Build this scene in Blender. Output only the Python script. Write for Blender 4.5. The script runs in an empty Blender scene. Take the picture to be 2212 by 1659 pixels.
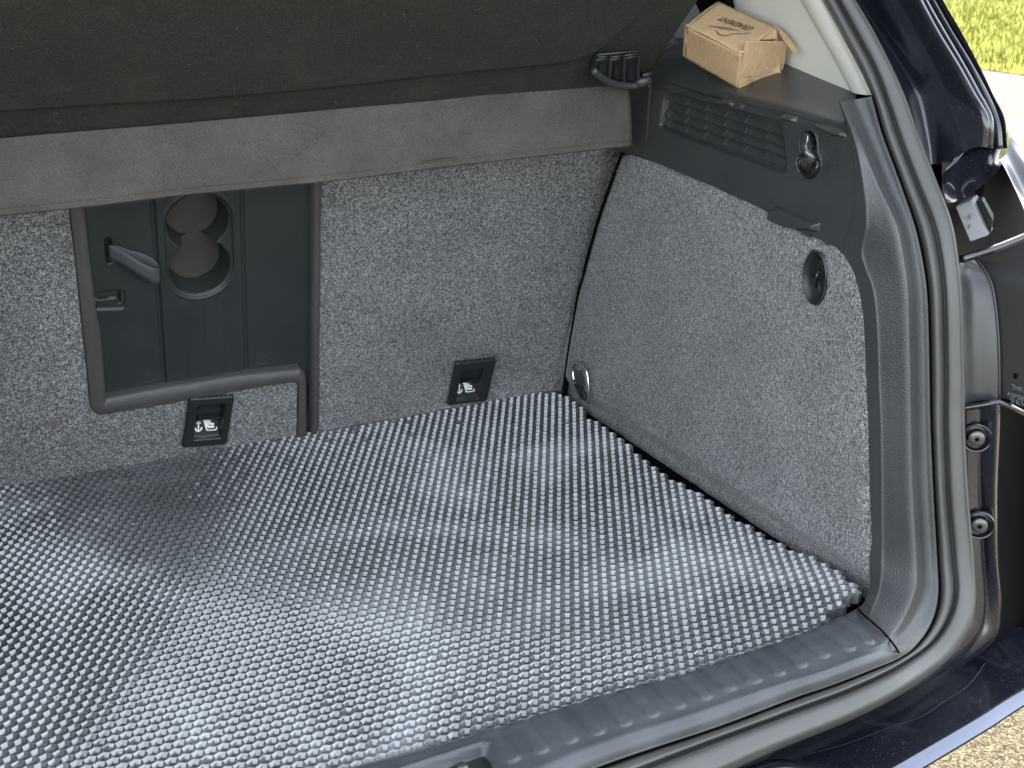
import bpy, bmesh, math, random
import numpy as np
from mathutils import Vector, Matrix
random.seed(7); rng = np.random.default_rng(7)
S = bpy.context.scene
COL = S.collection

# ------------------------------------------------------------------ camera, world, sun, exposure
FOC, PCX, PCY = 3067.0, 1106.0, 829.5          # focal length and centre in units of a 2212 px wide picture
_vy = np.array([-1620., -1129., FOC]); AY = _vy/np.linalg.norm(_vy)
AZ = -np.array([0., FOC*FOC/1129., FOC]); AZ /= np.linalg.norm(AZ)
AX = np.cross(AY, AZ)
RW = np.array([AX, AY, AZ])                    # rows: world axes seen from the camera
CAMP = np.array([0., 0., .85])
cd = bpy.data.cameras.new('camera'); cam = bpy.data.objects.new('camera', cd); COL.objects.link(cam)
r_, u_, b_ = RW[:, 0], -RW[:, 1], -RW[:, 2]
cam.matrix_world = Matrix(((r_[0], u_[0], b_[0], CAMP[0]), (r_[1], u_[1], b_[1], CAMP[1]), (r_[2], u_[2], b_[2], CAMP[2]), (0, 0, 0, 1)))
cd.sensor_width = 36; cd.lens = 36*FOC/2212; cd.clip_start = .05; cd.clip_end = 2000
cd.dof.use_dof = True; cd.dof.focus_distance = 1.85; cd.dof.aperture_fstop = 16
S.camera = cam
W = bpy.data.worlds.new('World'); S.world = W; W.use_nodes = True
nt = W.node_tree; bg = nt.nodes['Background']; bg.inputs['Strength'].default_value = .15
sky = nt.nodes.new('ShaderNodeTexSky'); sky.sky_type = 'NISHITA'; sky.sun_disc = False
SUN_EL, SUN_AZ = math.radians(54), math.radians(24)      # azimuth clockwise from +Y (front of the car) to +X
sky.sun_elevation = SUN_EL; sky.sun_rotation = SUN_AZ; sky.air_density = 1.0; sky.dust_density = 1.6
hs = nt.nodes.new('ShaderNodeHueSaturation'); hs.inputs['Saturation'].default_value = .37; hs.inputs['Hue'].default_value = .488      # thin high cloud
nt.links.new(sky.outputs[0], hs.inputs['Color']); nt.links.new(hs.outputs[0], bg.inputs[0])
sl = bpy.data.lights.new('sun', 'SUN'); so = bpy.data.objects.new('sun', sl); COL.objects.link(so)
sl.energy = 2.5; sl.angle = math.radians(.5); sl.color = (1, .94, .85)
sd = Vector((math.sin(SUN_AZ)*math.cos(SUN_EL), math.cos(SUN_AZ)*math.cos(SUN_EL), math.sin(SUN_EL)))
so.rotation_euler = sd.to_track_quat('Z', 'Y').to_euler(); so.location = (4, 6, 9)
S.view_settings.view_transform = 'Standard'; S.view_settings.look = 'None'
S.view_settings.exposure = 2.85; S.view_settings.gamma = 1
S.render.engine = 'CYCLES'
S.cycles.max_bounces = 8; S.cycles.diffuse_bounces = 5; S.cycles.glossy_bounces = 5

# ------------------------------------------------------------------ places read off the photograph, on real planes of the car
def ray(x, y): return RW @ np.array([x-PCX, y-PCY, FOC])
def ON(x, y, n, d):
    r = ray(x, y); n = np.asarray(n, float)
    return CAMP + r*((d-n@CAMP)/(n@r))
def PX(x, y, v): return ON(x, y, (1, 0, 0), v)
def PY(x, y, v): return ON(x, y, (0, 1, 0), v)
def PZ(x, y, v): return ON(x, y, (0, 0, 1), v)
RC = math.radians(17)
SN = np.array([0, math.cos(RC), math.sin(RC)]); SU = np.array([0, -math.sin(RC), math.cos(RC)])   # seat back: into it / up along it
SB = np.array([0, 2.012, 0.]); SD = SN@SB
def ST(x, y, off=0): return ON(x, y, SN, SD+off)                 # point on the seat back, off = deeper in
def SC(p): return (p[0], float((np.asarray(p)-SB)@SU))
def SW(X, s, off=0): return SB + np.array([X, 0, 0]) + SU*s + SN*off

# ------------------------------------------------------------------ materials
MATS = {}
def nd(nt, t, **k):
    n = nt.nodes.new(t)
    for a, b in k.items():
        if a in n.inputs: n.inputs[a].default_value = b
        else: setattr(n, a, b)
    return n
def base_mat(name, col, rough=.5, metal=0, spec=.5, coat=0):
    m = bpy.data.materials.new(name); m.use_nodes = True
    b = m.node_tree.nodes['Principled BSDF']
    b.inputs['Base Color'].default_value = (*col, 1); b.inputs['Roughness'].default_value = rough
    b.inputs['Metallic'].default_value = metal; b.inputs['Specular IOR Level'].default_value = spec
    b.inputs['Coat Weight'].default_value = coat; b.inputs['Coat Roughness'].default_value = .03
    MATS[name] = m; return m, m.node_tree, b
def coords(nt, sc=(1, 1, 1)):
    g = nd(nt, 'ShaderNodeNewGeometry'); mp = nd(nt, 'ShaderNodeMapping'); mp.inputs['Scale'].default_value = sc
    nt.links.new(g.outputs['Position'], mp.inputs['Vector']); return mp.outputs[0]
def noise(nt, v, scale, detail=3, rough=.6, dist=0):
    n = nd(nt, 'ShaderNodeTexNoise'); n.inputs['Scale'].default_value = scale; n.inputs['Detail'].default_value = detail
    n.inputs['Roughness'].default_value = rough; n.inputs['Distortion'].default_value = dist
    nt.links.new(v, n.inputs['Vector']); return n.outputs[0]
def ramp(nt, fac, stops, interp='LINEAR'):
    r = nd(nt, 'ShaderNodeValToRGB'); r.color_ramp.interpolation = interp
    e = r.color_ramp.elements
    while len(e) < len(stops): e.new(.5)
    for i, (p, c) in enumerate(stops):
        e[i].position = p; e[i].color = (*(c if hasattr(c, '__len__') else (c, c, c)), 1)
    nt.links.new(fac, r.inputs[0]); return r.outputs[0]
def mixc(nt, f, a, b, mode='MIX'):
    m = nd(nt, 'ShaderNodeMix'); m.data_type = 'RGBA'; m.blend_type = mode
    for s, v in ((m.inputs['Factor'], f), (m.inputs[6], a), (m.inputs[7], b)):
        if hasattr(v, 'links') or hasattr(v, 'is_linked'): nt.links.new(v, s)
        elif hasattr(v, '__len__'): s.default_value = (*v, 1)
        else: s.default_value = v
    return m.outputs[2]
def bump(nt, b, h, dist, strength=1, prev=None):
    n = nd(nt, 'ShaderNodeBump'); n.inputs['Distance'].default_value = dist; n.inputs['Strength'].default_value = strength
    nt.links.new(h, n.inputs['Height'])
    if prev is not None: nt.links.new(prev, n.inputs['Normal'])
    nt.links.new(n.outputs[0], b.inputs['Normal']); return n.outputs[0]

def heather(name, lo, mid, hi, stain=None, sc=1.0):
    m, t, b = base_mat(name, (mid, mid, mid), .95, spec=.15)
    v = coords(t); v2 = coords(t, (1, 1.6, .8))
    a = noise(t, v, 560*sc, 2, .7, .8); c = noise(t, v2, 270*sc, 3, .75, 1.1); big = noise(t, v, 9, 3, .6)
    f = ramp(t, mixc(t, .5, a, c), [(.41, lo), (.50, mid), (.60, hi)])
    f = mixc(t, 1, f, ramp(t, big, [(.3, .8), (.7, 1.12)]), 'MULTIPLY')
    if stain is not None:                                           # a rusty stain with its own shape
        px, rx, rz = stain
        g = nd(t, 'ShaderNodeNewGeometry'); sub = nd(t, 'ShaderNodeVectorMath'); sub.operation = 'SUBTRACT'
        t.links.new(g.outputs['Position'], sub.inputs[0]); sub.inputs[1].default_value = px
        mp = nd(t, 'ShaderNodeMapping'); mp.inputs['Scale'].default_value = (1/rx, 1/.2, 1/rz); t.links.new(sub.outputs[0], mp.inputs[0])
        ln = nd(t, 'ShaderNodeVectorMath'); ln.operation = 'LENGTH'; t.links.new(mp.outputs[0], ln.inputs[0])
        ad = nd(t, 'ShaderNodeMath'); ad.operation = 'ADD'; t.links.new(ln.outputs['Value'], ad.inputs[0]); t.links.new(noise(t, v, 40, 3), ad.inputs[1])
        k = ramp(t, ad.outputs[0], [(.7, .8), (1.35, 0.)])
        f = mixc(t, k, f, (.13, .085, .045))
    t.links.new(f, b.inputs['Base Color'])
    n1 = bump(t, b, a, .0012, .9); bump(t, b, c, .002, .8, n1)
    b.inputs['Sheen Weight'].default_value = .25; b.inputs['Sheen Roughness'].default_value = .6
    return m
def plastic(name, col, rough=.45, grain=900, gd=.00025, spec=.45, dust=.15, coat=0, scuff=0):
    m, t, b = base_mat(name, col, rough, spec=spec, coat=coat)
    v = coords(t); big = noise(t, v, 14, 4, .65)
    cc = mixc(t, 1, col, ramp(t, big, [(.3, 1-dust), (.75, 1+dust)]), 'MULTIPLY')
    if scuff:
        s = noise(t, coords(t, (1, 1, 8)), 60, 5, .8, 1.5)
        cc = mixc(t, ramp(t, s, [(.66, 0.), (.74, scuff)]), cc, (.3, .3, .3))
    t.links.new(cc, b.inputs['Base Color'])
    t.links.new(ramp(t, big, [(.3, rough-.05), (.7, rough+.07)]), b.inputs['Roughness'])
    vo = nd(t, 'ShaderNodeTexVoronoi'); vo.inputs['Scale'].default_value = grain; t.links.new(v, vo.inputs['Vector'])
    if gd: bump(t, b, vo.outputs['Distance'], gd, .6)
    return m
M_fabric = heather('seat_heather_fabric', .014, .115, .46, (tuple(ST(112, 915)), .05, .011))
M_wall = heather('wall_heather_fabric', .015, .13, .50, None, 1.0)
M_vinyl = plastic('grey_vinyl', (.070, .067, .065), .42, 700, .0006, .5)
M_panel = plastic('seat_panel_plastic', (.024, .029, .028), .42, 1500, .0001, .5, .12)
M_cupfloor = M_panel
M_trim = plastic('grained_black_plastic', (.041, .043, .043), .31, 620, .0007, .62, .12, scuff=.25)
M_sill = plastic('worn_sill_plastic', (.058, .063, .071), .36, 1300, .0002, .5, .25, scuff=.5)
M_black = plastic('black_plastic', (.018, .021, .021), .38, 1200, .0001, .5)
M_gap = plastic('black_gap', (.004, .004, .004), 1.0, 900, 0, .03)
M_seal = plastic('rubber_seal', (.083, .081, .078), .40, 1600, .00008, .45, .12)
M_gloss, _, _b = base_mat('glossy_black_moulding', (.012, .012, .013), .12, spec=.6)
M_paint, tt, bb = base_mat('black_car_paint', (.006, .007, .012), .25, spec=.5, coat=1)
vv = coords(tt)
dd = ramp(tt, noise(tt, vv, 700, 2, .5), [(.70, 0.), (.74, .5)])
ds = ramp(tt, noise(tt, coords(tt, (1, 1, 1)), 11, 5, .75, .8), [(.55, 0.), (.8, .045)])
cc = mixc(tt, dd, mixc(tt, ds, (.006, .007, .012), (.5, .5, .52)), (.35, .34, .32)); tt.links.new(cc, bb.inputs['Base Color'])
tt.links.new(ramp(tt, noise(tt, vv, 11, 5, .75, .8), [(.45, .02), (.8, .2)]), bb.inputs['Coat Roughness'])
M_pale = plastic('pale_grey_trim', (.66, .65, .59), .6, 1200, .00015, .3, .03)
M_chrome, _, _b = base_mat('chrome', (.8, .78, .74), .12, 1)
M_steel, _, _b = base_mat('steel_screw', (.13, .13, .13), .35, .7)
M_white, _, _b = base_mat('white_print', (.8, .8, .8), .5)
M_print, _, _b = base_mat('grey_print', (.17, .17, .17), .6)
M_ink, _, _b = base_mat('brown_ink', (.055, .045, .04), .8)
# dark lid felt
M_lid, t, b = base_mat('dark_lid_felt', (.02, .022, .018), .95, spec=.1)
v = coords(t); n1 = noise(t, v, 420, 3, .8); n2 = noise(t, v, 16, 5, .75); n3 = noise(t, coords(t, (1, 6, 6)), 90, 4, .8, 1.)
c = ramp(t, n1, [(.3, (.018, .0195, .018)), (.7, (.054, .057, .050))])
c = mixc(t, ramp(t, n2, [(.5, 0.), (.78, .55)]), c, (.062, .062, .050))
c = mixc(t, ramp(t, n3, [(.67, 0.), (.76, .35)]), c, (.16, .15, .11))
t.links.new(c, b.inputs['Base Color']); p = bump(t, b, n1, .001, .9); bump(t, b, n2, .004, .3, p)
# lighter flap felt
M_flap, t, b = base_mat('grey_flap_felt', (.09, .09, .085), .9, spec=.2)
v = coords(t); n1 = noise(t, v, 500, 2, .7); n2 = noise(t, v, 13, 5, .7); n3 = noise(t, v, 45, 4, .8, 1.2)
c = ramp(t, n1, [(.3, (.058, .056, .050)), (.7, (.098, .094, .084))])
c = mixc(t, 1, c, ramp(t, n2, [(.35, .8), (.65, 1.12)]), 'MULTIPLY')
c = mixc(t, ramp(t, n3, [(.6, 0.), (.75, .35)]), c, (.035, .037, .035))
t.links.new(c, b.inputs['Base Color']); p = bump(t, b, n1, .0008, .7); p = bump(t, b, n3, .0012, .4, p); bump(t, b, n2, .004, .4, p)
# EVA mat
M_eva, t, b = base_mat('grey_eva_foam', (.07, .075, .08), .26, spec=.8, coat=1)
b.inputs['Coat IOR'].default_value = 1.95; b.inputs['Coat Roughness'].default_value = .14
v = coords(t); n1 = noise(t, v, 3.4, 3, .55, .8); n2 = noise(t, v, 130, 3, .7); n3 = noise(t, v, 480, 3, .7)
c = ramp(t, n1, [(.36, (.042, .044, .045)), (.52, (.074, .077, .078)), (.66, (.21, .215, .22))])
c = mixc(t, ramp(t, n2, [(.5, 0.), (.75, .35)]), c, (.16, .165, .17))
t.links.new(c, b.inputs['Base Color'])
t.links.new(ramp(t, n2, [(.3, .18), (.7, .36)]), b.inputs['Roughness']); bump(t, b, n3, .0004, .6)
# cardboard
M_card, t, b = base_mat('brown_cardboard', (.42, .26, .12), .85, spec=.2)
v = coords(t); n1 = noise(t, v, 900, 3, .7); n2 = noise(t, coords(t, (1, 1, .2)), 240, 3, .7); n3 = noise(t, v, 30, 3)
c = ramp(t, mixc(t, .5, n1, n2), [(.35, (.42, .275, .145)), (.6, (.56, .40, .235))])
c = mixc(t, ramp(t, n3, [(.4, 0.), (.8, .5)]), c, (.5, .34, .18))
t.links.new(c, b.inputs['Base Color']); bump(t, b, n2, .0004, .5)
# ground
M_ground, t, b = base_mat('exposed_aggregate', (.3, .26, .18), .9, spec=.2)
v = coords(t); vo = nd(t, 'ShaderNodeTexVoronoi'); vo.inputs['Scale'].default_value = 190; t.links.new(v, vo.inputs['Vector'])
n1 = noise(t, v, 210, 3, .7, .3); n2 = noise(t, v, 1.5, 4)
c = ramp(t, n1, [(.41, (.03, .024, .014)), (.48, (.13, .106, .062)), (.62, (.21, .18, .11))])
n5 = noise(t, v, 95, 3, .7, .4)
c = mixc(t, ramp(t, n5, [(.42, .75), (.5, 0.)]), c, (.03, .024, .014))
sx = nd(t, 'ShaderNodeSeparateXYZ'); t.links.new(v, sx.inputs[0])
mr = nd(t, 'ShaderNodeMapRange'); mr.inputs[1].default_value = 3; mr.inputs[2].default_value = 6; t.links.new(sx.outputs[0], mr.inputs[0])
c = mixc(t, mr.outputs[0], c, ramp(t, n1, [(.4, (.09, .085, .07)), (.6, (.165, .158, .138))]))
c = mixc(t, 1, c, ramp(t, n2, [(.3, .85), (.7, 1.1)]), 'MULTIPLY')
t.links.new(c, b.inputs['Base Color']); p = bump(t, b, vo.outputs['Distance'], .006, .8); bump(t, b, n1, .01, .7, p)
M_lawn, t, b = base_mat('lawn', (.1, .14, .02), .9, spec=.1)
v = coords(t); n1 = noise(t, v, 22, 5, .8); n2 = noise(t, v, 2, 3)
c = ramp(t, n1, [(.35, (.06, .085, .008)), (.5, (.17, .175, .02)), (.68, (.30, .28, .06))])
t.links.new(mixc(t, 1, c, ramp(t, n2, [(.3, .8), (.7, 1.15)]), 'MULTIPLY'), b.inputs['Base Color']); bump(t, b, n1, .05, .8)
M_blade, t, b = base_mat('grass_blade', (.16, .2, .03), .7, spec=.2)
oi = nd(t, 'ShaderNodeNewGeometry')
t.links.new(ramp(t, noise(t, coords(t), 6, 3), [(.3, (.09, .12, .012)), (.7, (.24, .23, .04))]), b.inputs['Base Color'])

# ------------------------------------------------------------------ mesh helpers
def mesh_obj(name, verts, faces, mat, parent=None, smooth=False):
    me = bpy.data.meshes.new(name)
    me.from_pydata([tuple(map(float, v)) for v in verts], [], [tuple(f) for f in faces])
    me.validate(); me.materials.append(mat)
    if smooth: me.polygons.foreach_set('use_smooth', [True]*len(me.polygons))
    o = bpy.data.objects.new(name, me); COL.objects.link(o)
    if parent is not None: o.parent = parent; o.matrix_parent_inverse = parent.matrix_world.inverted() if False else Matrix.Identity(4)
    return o
def from_bm(name, bm, mat, parent=None, smooth=False, bevel=0, seg=2):
    bmesh.ops.recalc_face_normals(bm, faces=bm.faces)
    me = bpy.data.meshes.new(name); bm.to_mesh(me); bm.free(); me.materials.append(mat)
    o = bpy.data.objects.new(name, me); COL.objects.link(o)
    if parent is not None: o.parent = parent
    if smooth: me.polygons.foreach_set('use_smooth', [True]*len(me.polygons))
    if bevel:
        md = o.modifiers.new('bevel', 'BEVEL'); md.width = bevel; md.segments = seg; md.limit_method = 'ANGLE'; md.angle_limit = math.radians(30)
        md.harden_normals = False
    return o
def slab(name, pts, thick, mat, parent=None, bevel=0, seg=2, smooth=False, extra=None):
    """polygon pts extruded by the vector thick"""
    bm = bmesh.new(); th = Vector(thick)
    a = [bm.verts.new(Vector(map(float, p))) for p in pts]; c = [bm.verts.new(v.co+th) for v in a]
    n = len(a); bm.faces.new(a); bm.faces.new(c[::-1])
    for i in range(n): bm.faces.new((a[i], c[i], c[(i+1) % n], a[(i+1) % n]))
    return from_bm(name, bm, mat, parent, smooth, bevel, seg)
def box(name, c, ax, ay, az, mat, parent=None, bevel=0, seg=2):
    """box centred at c with half-axis vectors"""
    c, ax, ay, az = map(lambda q: np.asarray(q, float), (c, ax, ay, az))
    p = [c-ax-ay-az, c+ax-ay-az, c+ax+ay-az, c-ax+ay-az]
    return slab(name, p, 2*az, mat, parent, bevel, seg)
def tube(name, pts, r, mat, parent=None, n=10, flat=1.0, cap=True):
    pts = [Vector(map(float, p)) for p in pts]; V = []; F = []
    up = Vector((0.13, .2, 1)).normalized()
    for i, p in enumerate(pts):
        t = (pts[min(i+1, len(pts)-1)]-pts[max(i-1, 0)]).normalized()
        a = t.cross(up).normalized(); bb_ = t.cross(a).normalized()
        rr = r[i] if hasattr(r, '__len__') else r
        for k in range(n):
            w = 2*math.pi*k/n; V.append(p+a*math.cos(w)*rr+bb_*math.sin(w)*rr*flat)
    for i in range(len(pts)-1):
        for k in range(n): F.append((i*n+k, i*n+(k+1) % n, (i+1)*n+(k+1) % n, (i+1)*n+k))
    if cap: F.append(tuple(range(n))[::-1]); F.append(tuple((len(pts)-1)*n+k for k in range(n)))
    return mesh_obj(name, V, F, mat, parent, True)
def cr(P, m, axis=0):
    """Catmull-Rom resampling of an array of points along one axis, m pieces per span"""
    P = np.moveaxis(np.asarray(P, float), axis, 0); n = len(P)
    Q = np.concatenate([[2*P[0]-P[1]], P, [2*P[-1]-P[-2]]]); out = []
    for i in range(n-1):
        p0, p1, p2, p3 = Q[i], Q[i+1], Q[i+2], Q[i+3]
        for k in range(m):
            t = k/m
            out.append(.5*((2*p1)+(-p0+p2)*t+(2*p0-5*p1+4*p2-p3)*t*t+(-p0+3*p1-3*p2+p3)*t**3))
    out.append(P[-1]); return np.moveaxis(np.array(out), 0, axis)
def grid_obj(name, G, mat, parent=None, smooth=True, keep=None, flip=False):
    nu, nv = G.shape[:2]; V = G.reshape(-1, 3)
    i, j = np.meshgrid(np.arange(nu-1), np.arange(nv-1), indexing='ij')
    a = (i*nv+j); F = np.stack([a, a+nv, a+nv+1, a+1], -1)
    if keep is not None: F = F[keep]
    F = F.reshape(-1, 4)
    if flip: F = F[:, ::-1]
    me = bpy.data.meshes.new(name)
    me.vertices.add(len(V)); me.vertices.foreach_set('co', V.astype(np.float32).ravel())
    me.loops.add(F.size); me.loops.foreach_set('vertex_index', F.astype(np.int32).ravel())
    me.polygons.add(len(F)); me.polygons.foreach_set('loop_start', np.arange(0, F.size, 4, dtype=np.int32))
    me.polygons.foreach_set('loop_total', np.full(len(F), 4, dtype=np.int32))
    me.update(calc_edges=True); me.validate()
    me.polygons.foreach_set('use_smooth', [smooth]*len(F)); me.materials.append(mat)
    o = bpy.data.objects.new(name, me); COL.objects.link(o)
    if parent is not None: o.parent = parent
    return o
def sstep(a, b, x): t = np.clip((x-a)/(b-a), 0, 1); return t*t*(3-2*t)
def seg_d(X, Y, a, b):
    ax, ay = a; dx, dy = b[0]-ax, b[1]-ay; t = np.clip(((X-ax)*dx+(Y-ay)*dy)/(dx*dx+dy*dy), 0, 1)
    return np.hypot(X-ax-t*dx, Y-ay-t*dy)
def poly_sd(X, Y, pts):
    """signed distance (negative inside)"""
    d = np.full(X.shape, 1e9); ins = np.zeros(X.shape, bool); n = len(pts)
    for i in range(n):
        a, b = pts[i], pts[(i+1) % n]; d = np.minimum(d, seg_d(X, Y, a, b))
        c = ((a[1] > Y) != (b[1] > Y)); 
        with np.errstate(divide='ignore', invalid='ignore'): xx = (b[0]-a[0])*(Y-a[1])/(b[1]-a[1])+a[0]
        ins ^= c & (X < xx)
    return np.where(ins, -d, d)
def empty(name, loc, label=None, cat=None, kind=None, group=None):
    o = bpy.data.objects.new(name, None); o.location = loc; COL.objects.link(o); return tag(o, label, cat, kind, group)
def tag(o, label=None, cat=None, kind=None, group=None):
    if label: o['label'] = label
    if cat: o['category'] = cat
    if kind: o['kind'] = kind
    if group: o['group'] = group
    return o
def rrect(cx, cy, w, h, r, n=5):
    P = []
    for (sx, sy, a0) in ((1, 1, 0), (-1, 1, 90), (-1, -1, 180), (1, -1, 270)):
        for k in range(n+1):
            a = math.radians(a0+90*k/n); P.append((cx+sx*(w/2-r)+r*math.cos(a), cy+sy*(h/2-r)+r*math.sin(a)))
    return P
def text_mesh(name, s, size, org, ax, ay, mat, parent, shear=0, off=0, space=1):
    """flat lettering, mesh; ax = reading direction, ay = up direction of the letters"""
    cu = bpy.data.curves.new(name, 'FONT'); cu.body = s; cu.size = size; cu.shear = shear; cu.offset = off; cu.space_character = space
    cu.resolution_u = 3
    to = bpy.data.objects.new(name, cu); COL.objects.link(to)
    dg = bpy.context.evaluated_depsgraph_get(); me = bpy.data.meshes.new_from_object(to.evaluated_get(dg))
    bpy.data.objects.remove(to); me.materials.clear(); me.materials.append(mat)
    ax = np.asarray(ax, float); ay = np.asarray(ay, float)
    for v in me.vertices: v.co = Vector(np.asarray(org)+ax*v.co.x+ay*v.co.y)
    o = bpy.data.objects.new(name, me); COL.objects.link(o); o.parent = parent; return o

# ================================================================== GROUND
g = mesh_obj('driveway', [(-150, -150, -.65), (150, -150, -.65), (150, 150, -.65), (-150, 150, -.65)], [(0, 1, 2, 3)], M_ground); tag(g, kind='structure')
ga, gb = PZ(2110, 149, -.65), PZ(2212, 163, -.65); gd = gb-ga; gd[2] = 0; gd /= np.linalg.norm(gd); gn = np.array([-gd[1], gd[0], 0])
if gn@(ga) < 0: gn = -gn
V = [ga-gd*60, ga+gd*60, ga+gd*60+gn*90, ga-gd*60+gn*90]
for q in V: q[2] = -.645
g = mesh_obj('lawn', V, [(0, 1, 2, 3)], M_lawn); tag(g, kind='structure')
V = []; F = []
for k in range(26000):
    a = rng.uniform(-3.0, 3.5); d = rng.uniform(0, 9)**1.0
    p = ga+gd*a*(1+d*.12)+gn*d; h = rng.uniform(.03, .09); w = .006; th = rng.uniform(0, 6.28); l = rng.normal(0, .025, 2)
    i = len(V); V += [(p[0]-w*math.cos(th), p[1]-w*math.sin(th), -.645), (p[0]+w*math.cos(th), p[1]+w*math.sin(th), -.645), (p[0]+l[0], p[1]+l[1], -.645+h)]
    F.append((i, i+1, i+2))
g = mesh_obj('grass', V, F, M_blade); tag(g, 'short sunlit yellow-green grass on the lawn beyond the driveway', 'grass', 'stuff')
gw = bpy.data.objects['grass']
# a few dandelion-white specks

# ================================================================== CAR
CAR = empty('car', (.56, 1.2, -.65), 'black car seen through its open tailgate into the grey carpeted boot', 'car')
CARINV = Matrix.Translation((-.56, -1.2, .65))
def child(o):                                     # world-space geometry under the car's base empty
    if o.parent is CAR or o.parent is None:
        o.parent = CAR; o.matrix_parent_inverse = CARINV
    return o
def sub(o, par): o.parent = par; return o

# ---- floor and hidden lining
child(slab('boot_floor', [(-.02, 1.05, -.016), (1.12, 1.14, -.016), (1.12, 2.1, -.016), (-.02, 2.1, -.016)], (0, 0, -.03), M_gap))

# ---- rear seat, wide right section
XR0 = lambda s: np.interp(s, [0, .44], [SC(ST(685, 925))[0], SC(ST(690, 395))[0]])
sr = []
for s in (-.02, .15, .3, .45, .62): sr.append(SW(XR0(s), s))
rt = [SW(1.2, .62), SW(1.2, -.02)]
seat = child(slab('seat_backrest', sr+rt, SN*.09, M_fabric, None, .012, 4, True)); seat['label'] = 'wide right seat backrest covered in grey heather fabric'
# vinyl edge of the right section
G = []
for s in np.linspace(-.02, .62, 24):
    x0 = XR0(s); wv = .0025*math.sin(s*23)
    G.append([SW(x0+.003, s, .001), SW(x0-.001, s, -.002), SW(x0-.0045, s, -.0022), SW(x0-.0085+wv*.2, s, .002), SW(x0-.0105, s, .012), SW(x0-.011, s, .05)])
o = grid_obj('vinyl_edge', cr(np.array(G), 3, 1), M_vinyl); sub(o, seat); o.matrix_parent_inverse = Matrix.Identity(4)

# ---- rear seat, left/centre section with pass-through
def pz(z, k=.38027, ox=137.2, oy=384.): return (ox+z[0]*k, oy+z[1]*k)
Z5 = lambda x, y: (137.15+x*.38027, 384.0+y*.38027)
outl = [Z5(28, 100), Z5(35, 180), Z5(75, 520), Z5(108, 850), Z5(135, 1100), Z5(150, 1262), Z5(162, 1310), Z5(196, 1345)]
outb = [Z5(196, 1345), Z5(300, 1330), Z5(450, 1305), Z5(600, 1280), Z5(800, 1243), Z5(950, 1215), Z5(1150, 1180), Z5(1290, 1160)]
outr = [Z5(1322, 1163), Z5(1334, 1185), Z5(1330, 1300), Z5(1328, 1480)]
hole = [SW(*SC(ST(*p)), 0) for p in outl+outb+outr]
poly = [SW(-.35, .62), SW(-.35, -.02), SW(SC(ST(643, 931))[0], -.02)] + hole[::-1]
poly.append(SW(SC(ST(*Z5(28, 100)))[0]-.004, .62))
seatL = child(slab('seat_backrest', poly, SN*.02, M_fabric, None, .004, 2)); seatL['label'] = 'left seat backrest section with the open pass-through hatch'
seatL.data.polygons.foreach_set('use_smooth', [False]*len(seatL.data.polygons))
child(slab('seat_backing', [SW(-.35, .62, .08), SW(-.35, -.02, .08), SW(.655, -.02, .08), SW(.655, .62, .08)], SN*.04, M_gap))
# vinyl bolster round the hatch
inl = [Z5(112, 100), Z5(120, 180), Z5(152, 470), Z5(185, 720), Z5(215, 900), Z5(228, 1050), Z5(240, 1235), Z5(244, 1262)]
def bolster(name, out, inn, par, h=.0045, dep=.016, off=.0015):
    n = 3; A = cr(np.array([ST(*p) for p in out]), n); B = cr(np.array([ST(*p) for p in inn]), n); rows = []
    for k, (a, b) in enumerate(zip(A, B)):
        wob = .0006*math.sin(k*1.9)+.0004*math.sin(k*.7+1)
        rows.append([a+SN*.004, a-SN*off, a*.8+b*.2-SN*(h*.7+wob), a*.5+b*.5-SN*(h+wob), a*.2+b*.8-SN*(h*.6+wob), b+SN*.002, b+SN*dep])
    o = grid_obj(name, cr(np.array(rows), 3, 1), M_vinyl); sub(o, par); return o
bolster('vinyl_bolster', outl[:-1]+[Z5(196, 1345)], inl, seatL)
inb = [Z5(244, 1255), Z5(310, 1243), Z5(450, 1217), Z5(600, 1190), Z5(800, 1158), Z5(1000, 1125), Z5(1180, 1105), Z5(1345, 1085)]
bolster('vinyl_bolster', outb, inb, seatL)
# rounded corner and downward strip
co = [Z5(1290, 1160), Z5(1322, 1163), Z5(1334, 1185), Z5(1332, 1300), Z5(1328, 1480)]
ci = [Z5(1345, 1085), Z5(1368, 1105), Z5(1380, 1150), Z5(1382, 1300), Z5(1384, 1480)]
bolster('vinyl_bolster', co, ci, seatL, .005)
# hard panel with cup holders, built as one relief
X0, X1, S0, S1 = .30, .640, .085, .50
PO = .014
nu, nv = 300, 360
U, Vv = np.meshgrid(np.linspace(X0, X1, nu), np.linspace(S0, S1, nv), indexing='ij')
def PC(x, y): return SC(ST(*Z5(x, y), PO))
h = np.zeros_like(U)
def seg(a, b): return seg_d(U, Vv, PC(*a), PC(*b))
for a, b in (((500, 60), (580, 1260)), ((1012, 40), (1040, 1160))):
    d = seg(a, b); h -= .0028*(1-sstep(.0012, .0042, d))
aL, bL = PC(500, 60), PC(580, 1260); aR, bR = PC(1012, 40), PC(1040, 1160)
xl = aL[0]+(Vv-aL[1])*(bL[0]-aL[0])/(bL[1]-aL[1]); xr = aR[0]+(Vv-aR[1])*(bR[0]-aR[0])/(bR[1]-aR[1])
h += .0022*sstep(.001, .004, U-xl)*sstep(.001, .004, xr-U)
for x in (680, 790, 900):
    d = seg((x, 735-.15*(x-680)), (x+25, 1150)); h -= .0008*(1-sstep(.0006, .0018, d))
for c in ((485, 1130), (1130, 1030)):
    cx, cy = PC(*c); d = np.abs(np.hypot(U-cx, Vv-cy)-.0075); h -= .0009*(1-sstep(.0004, .0013, d))
c1 = PC(778, 512); c2 = (c1[0]-.0035, c1[1]+.073)
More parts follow.
